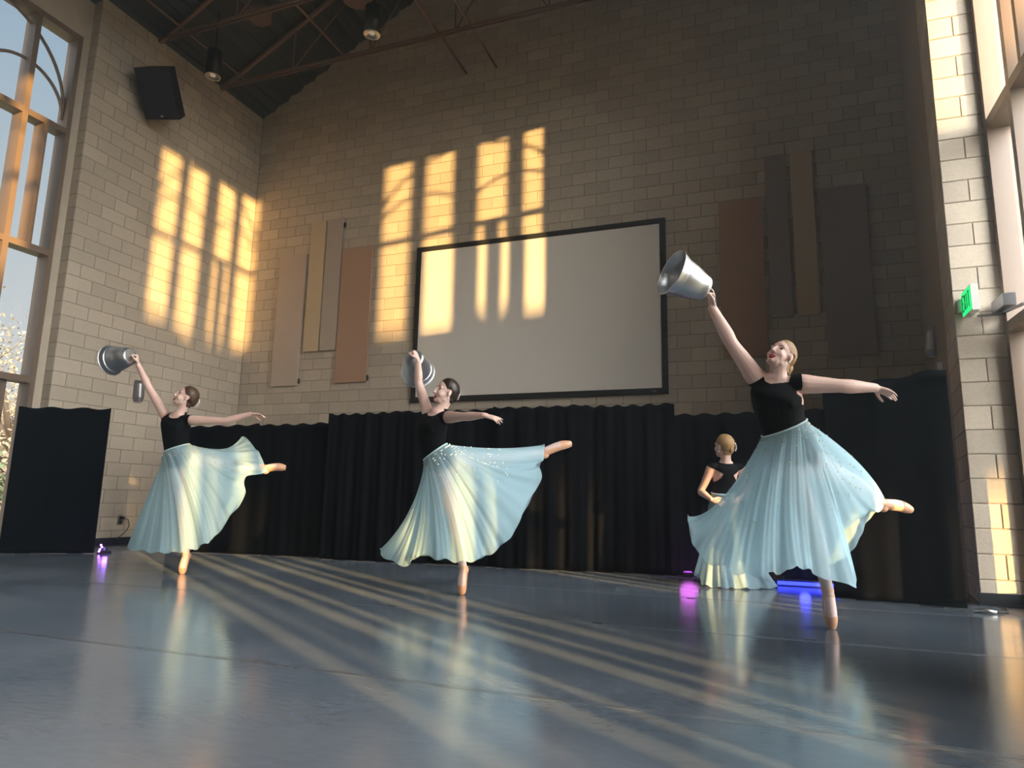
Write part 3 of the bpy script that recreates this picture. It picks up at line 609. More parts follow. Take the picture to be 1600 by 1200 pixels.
# ---------------------------------------------------------------- the four dancers: joints in metres
PEOPLE = {'back': {'ankA': (-0.486, 7.051, 0.066),
          'ankB': (-0.336, 7.108, 0.063),
          'armscale': 0.9,
          'bun': 0,
          'chest': (-0.367, 6.85, 1.05),
          'elA': (-0.596, 6.849, 0.884),
          'elB': (-0.168, 7.004, 0.911),
          'face': (-0.806, 0.583, 0.101),
          'front': (-0.568, 0.807, 0.16),
          'hair': 'blonde',
          'head': (-0.367, 6.801, 1.315),
          'hipA': (-0.445, 6.886, 0.693),
          'hipB': (-0.33, 6.929, 0.696),
          'kneeA': (-0.515, 7.09, 0.382),
          'kneeB': (-0.292, 7.173, 0.387),
          'neck': (-0.356, 6.832, 1.165),
          'pelvis': (-0.385, 6.899, 0.743),
          'ribs': (-0.376, 6.862, 0.966),
          'scale': 0.97,
          'shA': (-0.485, 6.795, 1.108),
          'shB': (-0.233, 6.889, 1.107),
          'sideW': (0.938, 0.347, 0.019),
          'skirt': [(0, -0.679, 7.013, 0.119, -0.585, 6.933, 0.448), (0.1, -0.597, 6.79, 0.027, -0.528, 6.796, 0.426), (0.2, -0.413, 6.765, 0.006, -0.427, 6.746, 0.432),
                    (0.3, -0.219, 6.815, 0.007, -0.315, 6.787, 0.434), (0.42, 0.035, 7.019, 0.006, -0.205, 6.91, 0.462), (0.5, -0.025, 7.326, 0.042, -0.209, 7.078, 0.485),
                    (0.62, -0.206, 7.476, 0.036, -0.303, 7.201, 0.447), (0.75, -0.449, 7.417, 0.041, -0.423, 7.179, 0.443), (0.9, -0.643, 7.199, 0.062, -0.559, 7.052, 0.444)],
          'tipA': (-0.429, 6.69, 0.789),
          'tipB': (-0.312, 6.744, 0.791),
          'toeA': (-0.569, 7.182, 0.01),
          'toeB': (-0.37, 7.28, 0.003),
          'up': (0.041, -0.166, 0.985),
          'wa': 0.1,
          'waist': (-0.391, 6.873, 0.875),
          'wb': 0.085,
          'wrA': (-0.488, 6.719, 0.806),
          'wrB': (-0.258, 6.825, 0.817)},
 'left': {'ankA': (-5.295, 5.262, 0.178),
          'ankB': (-4.745, 5.613, 1.034),
          'armscale': 0.95,
          'bucket': ((-5.741, 4.778, 2.077), (-6.067, 4.772, 2.037)),
          'bun': 0,
          'chest': (-5.33, 5.018, 1.433),
          'elA': (-5.608, 4.905, 1.777),
          'elB': (-4.798, 5.082, 1.454),
          'face': (-0.53, -0.757, 0.383),
          'front': (-0.003, -0.999, -0.047),
          'hair': 'brown',
          'head': (-5.232, 5.007, 1.691),
          'hipA': (-5.369, 5.073, 1.054),
          'hipB': (-5.314, 5.138, 1.108),
          'kneeA': (-5.294, 5.153, 0.593),
          'kneeB': (-5.074, 5.375, 1.072),
          'neck': (-5.308, 5.008, 1.531),
          'pelvis': (-5.326, 5.08, 1.104),
          'ribs': (-5.34, 5.035, 1.317),
          'scale': 1.0,
          'shA': (-5.475, 5.014, 1.511),
          'shB': (-5.142, 5.018, 1.46),
          'sideW': (0.957, -0.022, 0.288),
          'skirt': [(0, -5.836, 5.083, 0.232, -5.627, 5.04, 0.707), (0.06, -5.504, 4.936, 0.23, -5.486, 4.99, 0.679), (0.13, -5.235, 4.906, 0.232, -5.327, 4.962, 0.682),
                    (0.21, -5.021, 4.94, 0.245, -5.187, 4.967, 0.702), (0.29, -4.886, 5.025, 0.297, -5.078, 5.025, 0.728), (0.36, -4.835, 5.126, 0.381, -5.006, 5.086, 0.778),
                    (0.42, -4.778, 5.252, 0.574, -4.978, 5.166, 0.871), (0.47, -4.751, 5.379, 0.762, -4.967, 5.242, 0.953), (0.51, -4.802, 5.417, 0.924, -4.954, 5.277, 0.967),
                    (0.54, -4.698, 5.554, 0.98, -4.951, 5.301, 1.017), (0.565, -4.693, 5.588, 1.039, -4.963, 5.306, 1.08), (0.59, -4.819, 5.629, 1.151, -5.02, 5.358, 1.153),
                    (0.63, -4.949, 5.642, 1.284, -5.119, 5.441, 1.21), (0.67, -5.126, 5.631, 1.338, -5.198, 5.455, 1.206), (0.73, -5.126, 5.754, 0.789, -5.279, 5.462, 1.006),
                    (0.81, -5.449, 5.644, 0.262, -5.444, 5.387, 0.727), (0.9, -5.712, 5.375, 0.189, -5.598, 5.23, 0.679), (0.96, -5.856, 5.175, 0.22, -5.661, 5.117, 0.695)],
          'tipA': (-5.688, 4.794, 2.097),
          'tipB': (-4.45, 5.221, 1.523),
          'toeA': (-5.337, 5.278, 0.004),
          'toeB': (-4.566, 5.721, 1.046),
          'up': (0.347, 0.179, 0.921),
          'wa': 0.122,
          'waist': (-5.339, 5.057, 1.201),
          'wb': 0.095,
          'wrA': (-5.686, 4.812, 2.005),
          'wrB': (-4.573, 5.154, 1.524)},
 'mid': {'ankA': (-2.342, 5.225, 0.205),
         'ankB': (-1.789, 5.577, 1.173),
         'armscale': 0.95,
         'bucket': ((-2.734, 4.945, 1.926), (-2.813, 5.168, 1.851)),
         'bun': 0,
         'chest': (-2.523, 4.945, 1.355),
         'elA': (-2.669, 4.934, 1.709),
         'elB': (-2.137, 4.694, 1.383),
         'face': (-0.636, -0.749, 0.185),
         'front': (-0.578, -0.816, 0.009),
         'hair': 'dark',
         'head': (-2.414, 4.936, 1.624),
         'hipA': (-2.492, 5.013, 1.048),
         'hipB': (-2.426, 5.064, 1.082),
         'kneeA': (-2.395, 5.11, 0.6),
         'kneeB': (-2.131, 5.313, 1.092),
         'neck': (-2.484, 4.938, 1.474),
         'pelvis': (-2.471, 5.015, 1.079),
         'ribs': (-2.538, 4.96, 1.242),
         'scale': 1.0,
         'shA': (-2.618, 5.017, 1.477),
         'shB': (-2.342, 4.863, 1.404),
         'sideW': (0.824, -0.357, 0.44),
         'skirt': [(0, -2.988, 5.015, 0.327, -2.743, 5.014, 0.653), (0.06, -2.824, 4.904, 0.261, -2.666, 4.939, 0.63), (0.11, -2.651, 4.885, 0.247, -2.598, 4.92, 0.632),
                   (0.16, -2.544, 4.834, 0.328, -2.526, 4.877, 0.659), (0.22, -2.36, 4.853, 0.306, -2.422, 4.868, 0.686), (0.3, -2.2, 4.915, 0.29, -2.309, 4.883, 0.713),
                   (0.37, -2.051, 5.027, 0.338, -2.209, 4.937, 0.74), (0.43, -1.925, 5.138, 0.463, -2.129, 5.001, 0.792), (0.47, -1.826, 5.27, 0.708, -2.06, 5.092, 0.91),
                   (0.51, -1.758, 5.436, 0.945, -2.035, 5.192, 1.001), (0.54, -1.807, 5.463, 1.053, -2.065, 5.209, 1.028), (0.565, -1.757, 5.513, 1.12, -2.069, 5.215, 1.102),
                   (0.59, -1.771, 5.574, 1.228, -2.118, 5.289, 1.192), (0.63, -1.833, 5.681, 1.109, -2.161, 5.434, 1.083), (0.7, -1.995, 5.724, 0.666, -2.281, 5.453, 0.85),
                   (0.78, -2.309, 5.631, 0.298, -2.459, 5.391, 0.711), (0.87, -2.64, 5.426, 0.275, -2.637, 5.265, 0.681), (0.95, -2.912, 5.189, 0.299, -2.742, 5.123, 0.653)],
         'tipA': (-2.683, 4.871, 1.962),
         'tipB': (-1.796, 4.623, 1.342),
         'toeA': (-2.36, 5.255, 0.005),
         'toeB': (-1.57, 5.708, 1.259),
         'up': (0.242, 0.021, 0.97),
         'wa': 0.118,
         'waist': (-2.518, 4.987, 1.14),
         'wb': 0.09,
         'wrA': (-2.647, 4.866, 1.883),
         'wrB': (-1.934, 4.598, 1.376)},
 'right': {'ankA': (0.337, 4.872, 0.226),
           'ankB': (0.744, 5.376, 0.789),
           'armscale': 1.2,
           'bucket': ((-0.315, 4.309, 2.103), (-0.505, 4.157, 2.187)),
           'bun': 1,
           'chest': (0.085, 4.554, 1.445),
           'elA': (-0.172, 4.451, 1.773),
           'elB': (0.451, 4.573, 1.495),
           'face': (-0.355, -0.797, 0.489),
           'front': (-0.034, -0.998, -0.046),
           'hair': 'blonde',
           'head': (0.118, 4.52, 1.692),
           'hipA': (0.122, 4.639, 1.056),
           'hipB': (0.2, 4.72, 1.07),
           'kneeA': (0.241, 4.718, 0.694),
           'kneeB': (0.508, 5.043, 0.938),
           'neck': (0.09, 4.533, 1.564),
           'pelvis': (0.161, 4.646, 1.097),
           'ribs': (0.092, 4.575, 1.346),
           'scale': 1.08,
           'shA': (-0.036, 4.551, 1.565),
           'shB': (0.228, 4.53, 1.509),
           'sideW': (0.933, -0.1, 0.346),
           'skirt': [(0, -0.472, 4.436, 0.664, -0.268, 4.543, 0.786), (0.06, -0.407, 4.275, 0.489, -0.236, 4.431, 0.755), (0.12, -0.25, 4.21, 0.395, -0.148, 4.377, 0.756),
                     (0.18, -0.116, 4.223, 0.366, -0.05, 4.359, 0.758), (0.25, 0.028, 4.296, 0.378, 0.046, 4.394, 0.76), (0.32, 0.163, 4.405, 0.411, 0.147, 4.464, 0.763),
                     (0.38, 0.289, 4.56, 0.354, 0.251, 4.542, 0.784), (0.44, 0.488, 4.831, 0.286, 0.369, 4.691, 0.806), (0.5, 0.443, 4.932, 0.587, 0.398, 4.734, 0.866),
                     (0.53, 0.601, 5.14, 0.722, 0.46, 4.852, 0.882), (0.555, 0.72, 5.279, 0.737, 0.519, 4.929, 0.934), (0.58, 0.77, 5.38, 0.82, 0.576, 5.035, 1.064),
                     (0.61, 0.745, 5.51, 0.767, 0.569, 5.202, 0.965), (0.65, 0.617, 5.516, 0.594, 0.492, 5.2, 0.878), (0.7, 0.457, 5.487, 0.366, 0.372, 5.124, 0.811),
                     (0.78, 0.154, 5.269, 0.346, 0.167, 5.031, 0.785), (0.88, -0.174, 4.979, 0.374, -0.054, 4.837, 0.801), (0.95, -0.414, 4.663, 0.547, -0.208, 4.672, 0.796)],
           'tipA': (-0.281, 4.335, 2.067),
           'tipB': (0.811, 4.761, 1.439),
           'toeA': (0.35, 4.918, 0.004),
           'toeB': (0.949, 5.546, 0.749),
           'up': (0.313, 0.175, 0.934),
           'wa': 0.135,
           'waist': (0.118, 4.603, 1.247),
           'wb': 0.1,
           'wrA': (-0.277, 4.35, 1.991),
           'wrB': (0.654, 4.671, 1.491)}}

# ---------------------------------------------------------------- people
def skin_material(name, color, rough=.5):
    m = material(name, color, rough, noise_scale=25, noise_amt=.05); b = m.node_tree.nodes['Principled BSDF']
    b.inputs['Subsurface Weight'].default_value = .12; b.inputs['Subsurface Radius'].default_value = (.02, .008, .005); return m
M_skin = skin_material('skin', (.74, .50, .42))
M_tights = material('pale_pink_tights', (.70, .52, .48), .7)
M_leo = material('black_leotard', (.004, .0045, .006), .8, spec=.12)
M_satin = material('peach_satin', (.66, .36, .22), .38, spec=.5)
M_ribbon = material('pale_peach_ribbon', (.74, .46, .34), .4)
M_lips = material('red_lips', (.34, .03, .05), .35)
M_eye = material('dark_eye', (.03, .018, .014), .25)
M_brow = material('brown_brow', (.10, .05, .03), .8)
M_teeth = material('white_teeth', (.8, .77, .72), .3)
M_hair = {'blonde': material('blonde_hair', (.34, .20, .085), .5, noise_scale=70, noise_amt=.3), 'dark': material('dark_brown_hair', (.022, .012, .008), .4, noise_scale=70, noise_amt=.3), 'brown': material('brown_hair', (.075, .038, .022), .45, noise_scale=70, noise_amt=.3)}
M_pearl = material('pearl', (.85, .83, .78), .2)
M_bead = material('gold_silver_bead', (.85, .78, .55), .18, metal=1)
def chiffon():
    m = bpy.data.materials.new('pale_blue_chiffon'); m.use_nodes = True; t = m.node_tree; t.nodes.clear()
    o = t.nodes.new('ShaderNodeOutputMaterial'); C = (.58, .84, .95, 1)
    d = t.nodes.new('ShaderNodeBsdfDiffuse'); d.inputs[0].default_value = C
    tl = t.nodes.new('ShaderNodeBsdfTranslucent'); tl.inputs[0].default_value = C
    tr = t.nodes.new('ShaderNodeBsdfTransparent'); tr.inputs[0].default_value = (.88, .95, .98, 1)
    a = t.nodes.new('ShaderNodeMixShader'); a.inputs[0].default_value = .42; b = t.nodes.new('ShaderNodeMixShader'); b.inputs[0].default_value = .38
    t.links.new(d.outputs[0], a.inputs[1]); t.links.new(tl.outputs[0], a.inputs[2]); t.links.new(a.outputs[0], b.inputs[1]); t.links.new(tr.outputs[0], b.inputs[2]); t.links.new(b.outputs[0], o.inputs[0])
    return m
M_chiffon = chiffon()

def crom(P, n, closed=False):
    """Catmull-Rom through the rows of P, n samples per span"""
    P = np.asarray(P, float); m = len(P); out = []
    for i in range(m if closed else m-1):
        g = (lambda k: P[k % m]) if closed else (lambda k: P[min(max(k, 0), m-1)])
        a, b, c, d = g(i-1), g(i), g(i+1), g(i+2)
        for k in range(n):
            t = k/n; out.append(.5*((2*b)+(c-a)*t+(2*a-5*b+4*c-d)*t*t+(3*b-a-3*c+d)*t**3))
    if not closed: out.append(P[-1])
    return np.array(out)
def limb(mb, pts, rad, n=14, sub=6, round_end=True):
    A = crom([[*p, r] for p, r in zip(pts, rad)], sub)
    pos = [Vector(a[:3]) for a in A]; r = [max(a[3], .002) for a in A]
    if round_end:
        for s in (0, -1):
            d = (pos[s]-pos[1 if s == 0 else -2]).normalized(); e = pos[s]; R = r[s]
            ex = [(e+d*R*math.sin(q), R*math.cos(q)) for q in (.5, 1.0, 1.4)]
            if s == 0: pos = [x for x, _ in ex[::-1]]+pos; r = [y for _, y in ex[::-1]]+r
            else: pos += [x for x, _ in ex]; r += [y for _, y in ex]
    mb.tube(pos, r, n)
def loft(mb, secs, n=28, sub=5):
    """secs: (center, side half-vector, front half-vector)"""
    A = crom([[*c, *s, *f] for c, s, f in secs], sub); vs = []
    for a in A:
        c, s, f = Vector(a[:3]), Vector(a[3:6]), Vector(a[6:9])
        vs += [c+s*math.cos(t)+f*math.sin(t) for t in (2*math.pi*k/n for k in range(n))]
    m = len(A); fs = [(i*n+k, i*n+(k+1) % n, (i+1)*n+(k+1) % n, (i+1)*n+k) for i in range(m-1) for k in range(n)]
    mb.add(vs, fs+[tuple(range(n))[::-1], tuple((m-1)*n+k for k in range(n))])
def ball(mb, c, a, b, d, n=16):
    c, a, b, d = map(Vector, (c, a, b, d)); vs = []; fs = []; m = n//2
    for j in range(m+1):
        p = math.pi*j/m
        for k in range(n):
            t = 2*math.pi*k/n; vs.append(c+a*(math.sin(p)*math.cos(t))+b*(math.sin(p)*math.sin(t))+d*math.cos(p))
    fs = [(j*n+k, (j+1)*n+k, (j+1)*n+(k+1) % n, j*n+(k+1) % n) for j in range(m) for k in range(n)]
    mb.add(vs, fs)
def hand(mb, wrist, d, n, ts, curl, sc=1.0, spread=.10, thumb=(.55, .75, .35), tcurl=.4):
    """five-fingered hand: d along the hand, n out of the palm, ts: side the thumb is on"""
    d = Vector(d).normalized(); n = (Vector(n)-d*Vector(n).dot(d)).normalized(); s = d.cross(n)*ts; w = Vector(wrist)
    loft(mb, [(w-d*.02*sc, s*.024*sc, n*.019*sc), (w+d*.02*sc, s*.029*sc, n*.016*sc), (w+d*.055*sc, s*.036*sc, n*.0145*sc), (w+d*.085*sc, s*.038*sc, n*.012*sc), (w+d*.096*sc, s*.034*sc, n*.009*sc)], 16, 4)
    for k, (off, L, r) in enumerate(((.029, .076, .0082), (.0105, .084, .0085), (-.009, .078, .008), (-.0275, .062, .0072))):
        th = 0.0; p = w+d*(.085-abs(off)*.25)*sc+s*off*sc; pts = [p-d*.012*sc, p]; q = curl[k] if hasattr(curl[0], '__len__') else curl
        dd = (d+s*off/.029*spread).normalized()
        for seg, c in zip((.46, .30, .24), q):
            th += c; p = p+(dd*math.cos(th)+n*math.sin(th))*L*seg*sc; pts.append(p)
        limb(mb, pts, [r*sc, r*sc, r*.98*sc, r*.9*sc, r*.74*sc], 10, 4)
    p = w+d*.022*sc+s*.022*sc; t0 = (d*thumb[0]+s*thumb[1]+n*thumb[2]).normalized(); t1 = (t0+d*tcurl+n*tcurl*.6-s*tcurl*.4).normalized(); t2 = (t1+d*tcurl+n*tcurl*.5-s*tcurl*.6).normalized()
    limb(mb, [p-t0*.01, p+t0*.036*sc, p+t0*.036*sc+t1*.03*sc, p+t0*.036*sc+t1*.03*sc+t2*.024*sc], [.0135*sc, .011*sc, .0095*sc, .0075*sc], 10, 4)
def remesh(mb, voxel, smooth_it):
    me = mb.mesh('tmp'); o = bpy.data.objects.new('tmp', me); COL.objects.link(o)
    r = o.modifiers.new('r', 'REMESH'); r.mode = 'VOXEL'; r.voxel_size = voxel
    s = o.modifiers.new('s', 'SMOOTH'); s.factor = .5; s.iterations = smooth_it
    bpy.context.view_layer.update(); dg = bpy.context.evaluated_depsgraph_get()
    out = bpy.data.meshes.new_from_object(o.evaluated_get(dg)); bpy.data.objects.remove(o); bpy.data.meshes.remove(me)
    return out
def arrays(me):
    n = len(me.vertices); co = np.empty(n*3); me.vertices.foreach_get('co', co); no = np.empty(n*3); me.vertices.foreach_get('normal', no)
    return co.reshape(-1, 3), no.reshape(-1, 3)
def quads(me):
    return [tuple(p.vertices) for p in me.polygons]
def shell(co, no, fq, mask, off, name, mat, root):
    """the faces whose corners are all in mask, pushed out by off: tight clothing, shoes, hair"""
    keep = [q for q in fq if all(mask[i] for i in q)]
    if not keep: return None
    used = sorted({i for q in keep for i in q}); idx = {v: k for k, v in enumerate(used)}
    ov = off[used][:, None] if hasattr(off, '__len__') else off
    P = co[used]+no[used]*ov
    me = bpy.data.meshes.new(name); me.from_pydata(P.tolist(), [], [tuple(idx[i] for i in q) for q in keep]); me.update(); me.materials.append(mat)
    return link(name, me, root, True)
def seg_dist(co, a, b):
    a, b = np.array(a), np.array(b); d = b-a; t = np.clip(((co-a)@d)/(d@d), 0, 1); return np.linalg.norm(co-(a+t[:, None]*d), axis=1), ((co-a)@d)/(d@d)
def person(key, label, group, palmA, palmB, thumbA, thumbB, grip=True):
    J = PEOPLE[key]; sc = J['scale']; ar = J['armscale']; v = lambda k: Vector(J[k])
    root = empty('person', (J['toeA'][0], J['toeA'][1], 0), category='person', label=label, group=group)
    front = v('front'); mb = MB()
    sideS = (v('shB')-v('shA')).normalized(); sideW = v('sideW'); spine = (v('neck')-v('waist')).normalized()
    spineW = (v('ribs')-v('pelvis')).normalized()
    fr = lambda s, up: (lambda q: q if q.dot(front) > 0 else -q)(s.cross(up).normalized())
    fS, fW = fr(sideS, spine), fr(sideW, spineW)
    wa, wb = J['wa'], J['wb']; sh = (v('shB')-v('shA')).length/2
    secs = [(v('pelvis')-spineW*.10*sc, sideW*.085*sc, fW*.075*sc), (v('pelvis')-spineW*.04*sc, sideW*.140*sc, fW*.098*sc), (v('pelvis')+spineW*.02*sc, sideW*.142*sc, fW*.096*sc),
            (v('waist'), sideW*wa, fW*wb), (v('ribs'), (sideW+sideS).normalized()*(wa*1.06), fS*wb*1.1), (v('chest')+fS*.008, sideS*(wa*1.16), fS*(wb*1.24)),
            (v('chest').lerp(v('neck'), .5), sideS*max(sh*.86, .13), fS*.085*sc), (v('neck')-spine*.035, sideS*sh*.80, fS*.062*sc), (v('neck')-spine*.006, sideS*.075*sc, fS*.055*sc), (v('neck')+spine*.012, sideS*.055*sc, fS*.05*sc)]
    loft(mb, secs)
    for s in (-1, 1): ball(mb, v('chest')+fS*wb*.56+sideS*s*.056*sc-spine*.012, sideS*.062*sc, spine*.064*sc, fS*.056*sc)
    # head and neck
    H = v('head'); up = v('up'); fd = v('face'); up = (up-fd*up.dot(fd)).normalized(); sd = fd.cross(up)
    nb = v('neck')-spine*.03
    limb(mb, [nb, nb.lerp(H-up*.06-fd*.022, .5), H-up*.05-fd*.02], [.062*sc, .050*sc, .052*sc])
    k = .97
    ball(mb, H-fd*.012+up*.022, sd*.073*k, fd*.093*k, up*.087*k, 20)
    ball(mb, H+fd*.034-up*.028, sd*.060*k, fd*.052*k, up*.066*k, 18)
    ball(mb, H+fd*.040-up*.066, sd*.043*k, fd*.045*k, up*.045*k, 16)
    ball(mb, H+fd*.066-up*.088, sd*.022, fd*.019, up*.019, 12)
    for s in (-1, 1):
        ball(mb, H+fd*.055-up*.034+sd*s*.032, sd*.024, fd*.022, up*.024, 12)
        ball(mb, H+fd*.066+up*.020+sd*s*.028, sd*.024, fd*.011, up*.010, 12)
        ball(mb, H-fd*.004-up*.014+sd*s*.074, sd*.009, fd*.015, up*.027, 12)
        ball(mb, H+fd*.018-up*.066+sd*s*.034, sd*.016, fd*.03, up*.02, 10)
    limb(mb, [H+fd*.080+up*.014, H+fd*.094-up*.012, H+fd*.101-up*.030, H+fd*.094-up*.038], [.007, .0085, .011, .009], 10, 4)
    for s in (-1, 1): ball(mb, H+fd*.094-up*.034+sd*s*.009, sd*.009, fd*.009, up*.008, 8)
    # arms
    for a in 'AB':
        S, E, Wr = v('sh'+a), v('el'+a), v('wr'+a); inn = v('chest').lerp(v('neck'), .55)
        limb(mb, [S.lerp(inn, .45), S, S.lerp(E, .3), S.lerp(E, .65), E, E.lerp(Wr, .28), E.lerp(Wr, .7), Wr], [.046*ar, .052*ar, .047*ar, .041*ar, .0355*ar, .0375*ar, .029*ar, .0235*ar])
        d = v('tip'+a)-Wr
        if a == 'A' and grip: hand(mb, Wr, d, palmA, thumbA, (1.25, 1.45, .8), .92*sc, .02, (.7, .55, .5), .9)
        elif key == 'back': hand(mb, Wr, d, palmA if a == 'A' else palmB, thumbA if a == 'A' else thumbB, (.25, .3, .2), .85)
        else: hand(mb, Wr, d, palmB, thumbB, ((.10, .12, .1), (.22, .2, .15), (.34, .28, .2), (.28, .25, .2)), .90*sc, .12, (.75, .45, .45), .25)
    # legs
    feet = {}
    for a in 'AB':
        Hp, K, An, T = v('hip'+a), v('knee'+a), v('ank'+a), v('toe'+a); up0 = v('pelvis').lerp(Hp, .6)+(Hp-K).normalized()*.03
        limb(mb, [up0, Hp.lerp(K, .1), Hp.lerp(K, .35), Hp.lerp(K, .7), K, K.lerp(An, .3), K.lerp(An, .7), An], [.085*sc, .088*sc, .078*sc, .062*sc, .053*sc, .056*sc, .039*sc, .032*sc])
        ax = (T-An).normalized(); shank = (An-K).normalized()
        heel = (-(fW)) if a == 'A' else Vector((0, 0, -1)); 
        if key == 'back': heel = -ax
        heel = (heel-ax*heel.dot(ax)) if key != 'back' else heel
        heel = heel.normalized(); L = (T-An).length
        ball(mb, An+heel*.026+ax*.012, heel*.030, ax.cross(heel)*.027, ax*.036, 12)
        limb(mb, [An, An+ax*L*.25-heel*.006, An+ax*L*.55-heel*.012, An+ax*L*.8-heel*.006, T-ax*.004], [.033, .037, .038, .034, .023], 14, 5, False)
        feet[a] = (An, T, ax, heel, L)
    me = remesh(mb, .0045, 5); co, no = arrays(me); fq = quads(me)
    me.materials.append(M_skin); me.materials.append(M_tights)
    # regions
    wst = np.array(J['waist']); spn = np.array(spineW); ucoord = (co-wst)@spn
    arm_d = np.full(len(co), 9.0)
    for a in 'AB':
        for p, q, r in (('sh', 'el', .07), ('el', 'wr', .06), ('wr', 'tip', .09)):
            r *= .62 if key == 'back' else 1
            dd, t = seg_dist(co, J[p+a], J[q+a]); arm_d = np.minimum(arm_d, np.where((dd < r*1.25) & (t > (.12 if p == 'sh' else -.1)), dd, 9))
    is_arm = arm_d < 8
    leg = (ucoord < -.02) & ~is_arm
    fi = np.array([leg[q[0]] for q in fq], dtype=np.int32); me.polygons.foreach_set('material_index', fi.tolist())
    smooth_mesh(me); me.name = 'body'; link('body', me, root)
    # leotard: torso up to the neckline, out to the shoulders
    up_s = np.array(spine); sS = np.array(sideS); fSn = np.array(fS); nk = np.array(J['neck']); cen = (np.array(J['shA'])+np.array(J['shB']))/2
    lat = (co-cen)@sS; hgt = (co-nk)@up_s; fz = (co-nk)@fSn
    hd, _ = seg_dist(co, J['head'], J['head']) if False else (np.linalg.norm(co-np.array(J['head']), axis=1), 0)
    rel = co-nk; nrad = np.linalg.norm(rel-np.outer(hgt, up_s), axis=1); scoop = {'right': .040, 'mid': .060, 'left': .055, 'back': .030}[key]
    open_neck = (nrad < (.066+.012*(fz > 0))*sc) & (hgt > -(scoop*np.clip((fz+.02)/.06, .25, 1)))
    near_armhole = np.zeros(len(co), bool)
    for a, sg in (('A', -1), ('B', 1)):
        S = np.array(J['sh'+a]); dd = np.linalg.norm(co-S, axis=1); dirA = np.array(J['el'+a])-S; dirA /= np.linalg.norm(dirA)
        near_armhole |= (((co-S)@dirA) > -.004) & (dd < .13)
        near_armhole |= (((co-S)@dirA) > -.035) & (dd < .075*ar) & (hgt < -.10) & (lat*sg > sh*.75)
    leo = (hgt < .02) & ~open_neck & ~is_arm & ~near_armhole & (hd > .125)
    legd = np.zeros(len(co), bool)
    for a in 'AB':
        dd, t = seg_dist(co, J['hip'+a], J['knee'+a]); legd |= (t > .10) & (dd < .12)
    leo &= ~(legd & (ucoord < -.06)) & (ucoord > -.26)
    shell(co, no, fq, leo, .004, 'leotard', M_leo, root)
    # pointe shoes with the vamp left open, ribbons
    for a in 'AB':
        An, T, ax, heel, L = feet[a]; A_, ax_, h_ = np.array(An), np.array(ax), np.array(heel)
        t = (co-A_)@ax_/L; rad = co-A_-np.outer(t*L, ax_); dist = np.linalg.norm(rad, axis=1); hh = rad@h_
        foot = (t > -.06) & (t < 1.2) & (dist < .075)
        op = (hh < -.012) & (t > .08) & (t < .60)
        sh_o = shell(co, no, fq, foot & ~op & ((t > .02) | (hh > 0)), .003, 'pointe_shoe', M_satin, root)
        rb = (np.abs(t+.10+.0*hh) < .07) & (dist < .065)
        shell(co, no, fq, rb, .0022, 'ribbon', M_ribbon, sh_o or root)
    # hair
    loc = co-np.array(H); s_, f_, u_ = loc@np.array(sd), loc@np.array(fd), loc@np.array(up)
    line = np.interp(u_, [-.10, -.075, -.03, .0, .04, .07, .12], [-.05, -.03, -.018, .012, .040, .058, .075])
    hair = (f_ < line) & (u_ > -.085) & (np.abs(s_) < .082) & (np.linalg.norm(loc, axis=1) < .14) & ~((np.abs(s_) > .066) & (u_ < .018) & (f_ > -.022))
    hair_o = shell(co, no, fq, hair, np.clip((line-f_)*.22, .002, .011), 'hair', M_hair[J['hair']], root)
    hb = MB()
    if J['bun']: ball(hb, H-fd*.112-up*.014, sd*.040, fd*.034, up*.040, 14); limb(hb, [H-fd*.10+up*.02, H-fd*.14+up*.01, H-fd*.145-up*.03, H-fd*.11-up*.05], [.014, .016, .016, .012], 8, 4)
    else: ball(hb, H-fd*.088-up*.012, sd*.034, fd*.026, up*.054, 14); ball(hb, H-fd*.092+up*.012, sd*.028, fd*.02, up*.03, 12)
    hm = remesh(hb, .005, 2); hm.materials.append(M_hair[J['hair']]); hm.name = 'bun'; link('bun', hm, hair_o, True)
    cb = MB()
    for i in range(9):
        t = i/8; ball(cb, H-fd*(.116+.012*math.sin(t*3.1))+up*(.03-.07*t)+sd*(.014 if i % 2 else .024), sd*.006, fd*.006, up*.006, 8)
    cb.build('hair_clip', M_pearl, hair_o, True)
    bvh = BVHTree.FromPolygons([Vector(c) for c in co], fq)
    def on_face(a, b, out):
        """point on the face at side offset a and height b, raised by out"""
        hit = bvh.ray_cast(H+sd*a+up*b+fd*.2, -fd, .3)[0]
        return (hit if hit else H+sd*a+up*b+fd*.06)+fd*out
    for s in (-1, 1):
        e = MB(); ball(e, on_face(s*.029, .002, .0), sd*.0130, fd*.0045, up*.0062, 12); e.build('eye', M_eye, root, True)
        e = MB(); limb(e, [on_face(s*.013, .022, .0005), on_face(s*.027, .028, .0005), on_face(s*.043, .024, .0)], [.0026, .0028, .0016], 6, 4); e.build('eyebrow', M_brow, root, True)
        e = MB(); ball(e, H-fd*.002-up*.046+sd*s*.077, sd*.006, fd*.006, up*.009, 10); e.build('earring', M_pearl, root, True)
    e = MB(); limb(e, [H+fd*.066-up*.055+sd*.026, H+fd*.081-up*.061+sd*.014, H+fd*.0855-up*.060, H+fd*.081-up*.061-sd*.014, H+fd*.066-up*.055-sd*.026], [.0025, .0055, .006, .0055, .0025], 8, 5)
    limb(e, [H+fd*.066-up*.056+sd*.024, H+fd*.081-up*.072+sd*.012, H+fd*.084-up*.0745, H+fd*.081-up*.072-sd*.012, H+fd*.066-up*.056-sd*.024], [.0025, .0055, .0065, .0055, .0025], 8, 5); e.build('lips', M_lips, root, True)
    e = MB(); limb(e, [H+fd*.078-up*.064+sd*.015, H+fd*.0835-up*.0665, H+fd*.078-up*.064-sd*.015], [.002, .0045, .002], 8, 4); e.build('teeth', M_teeth, root, True)
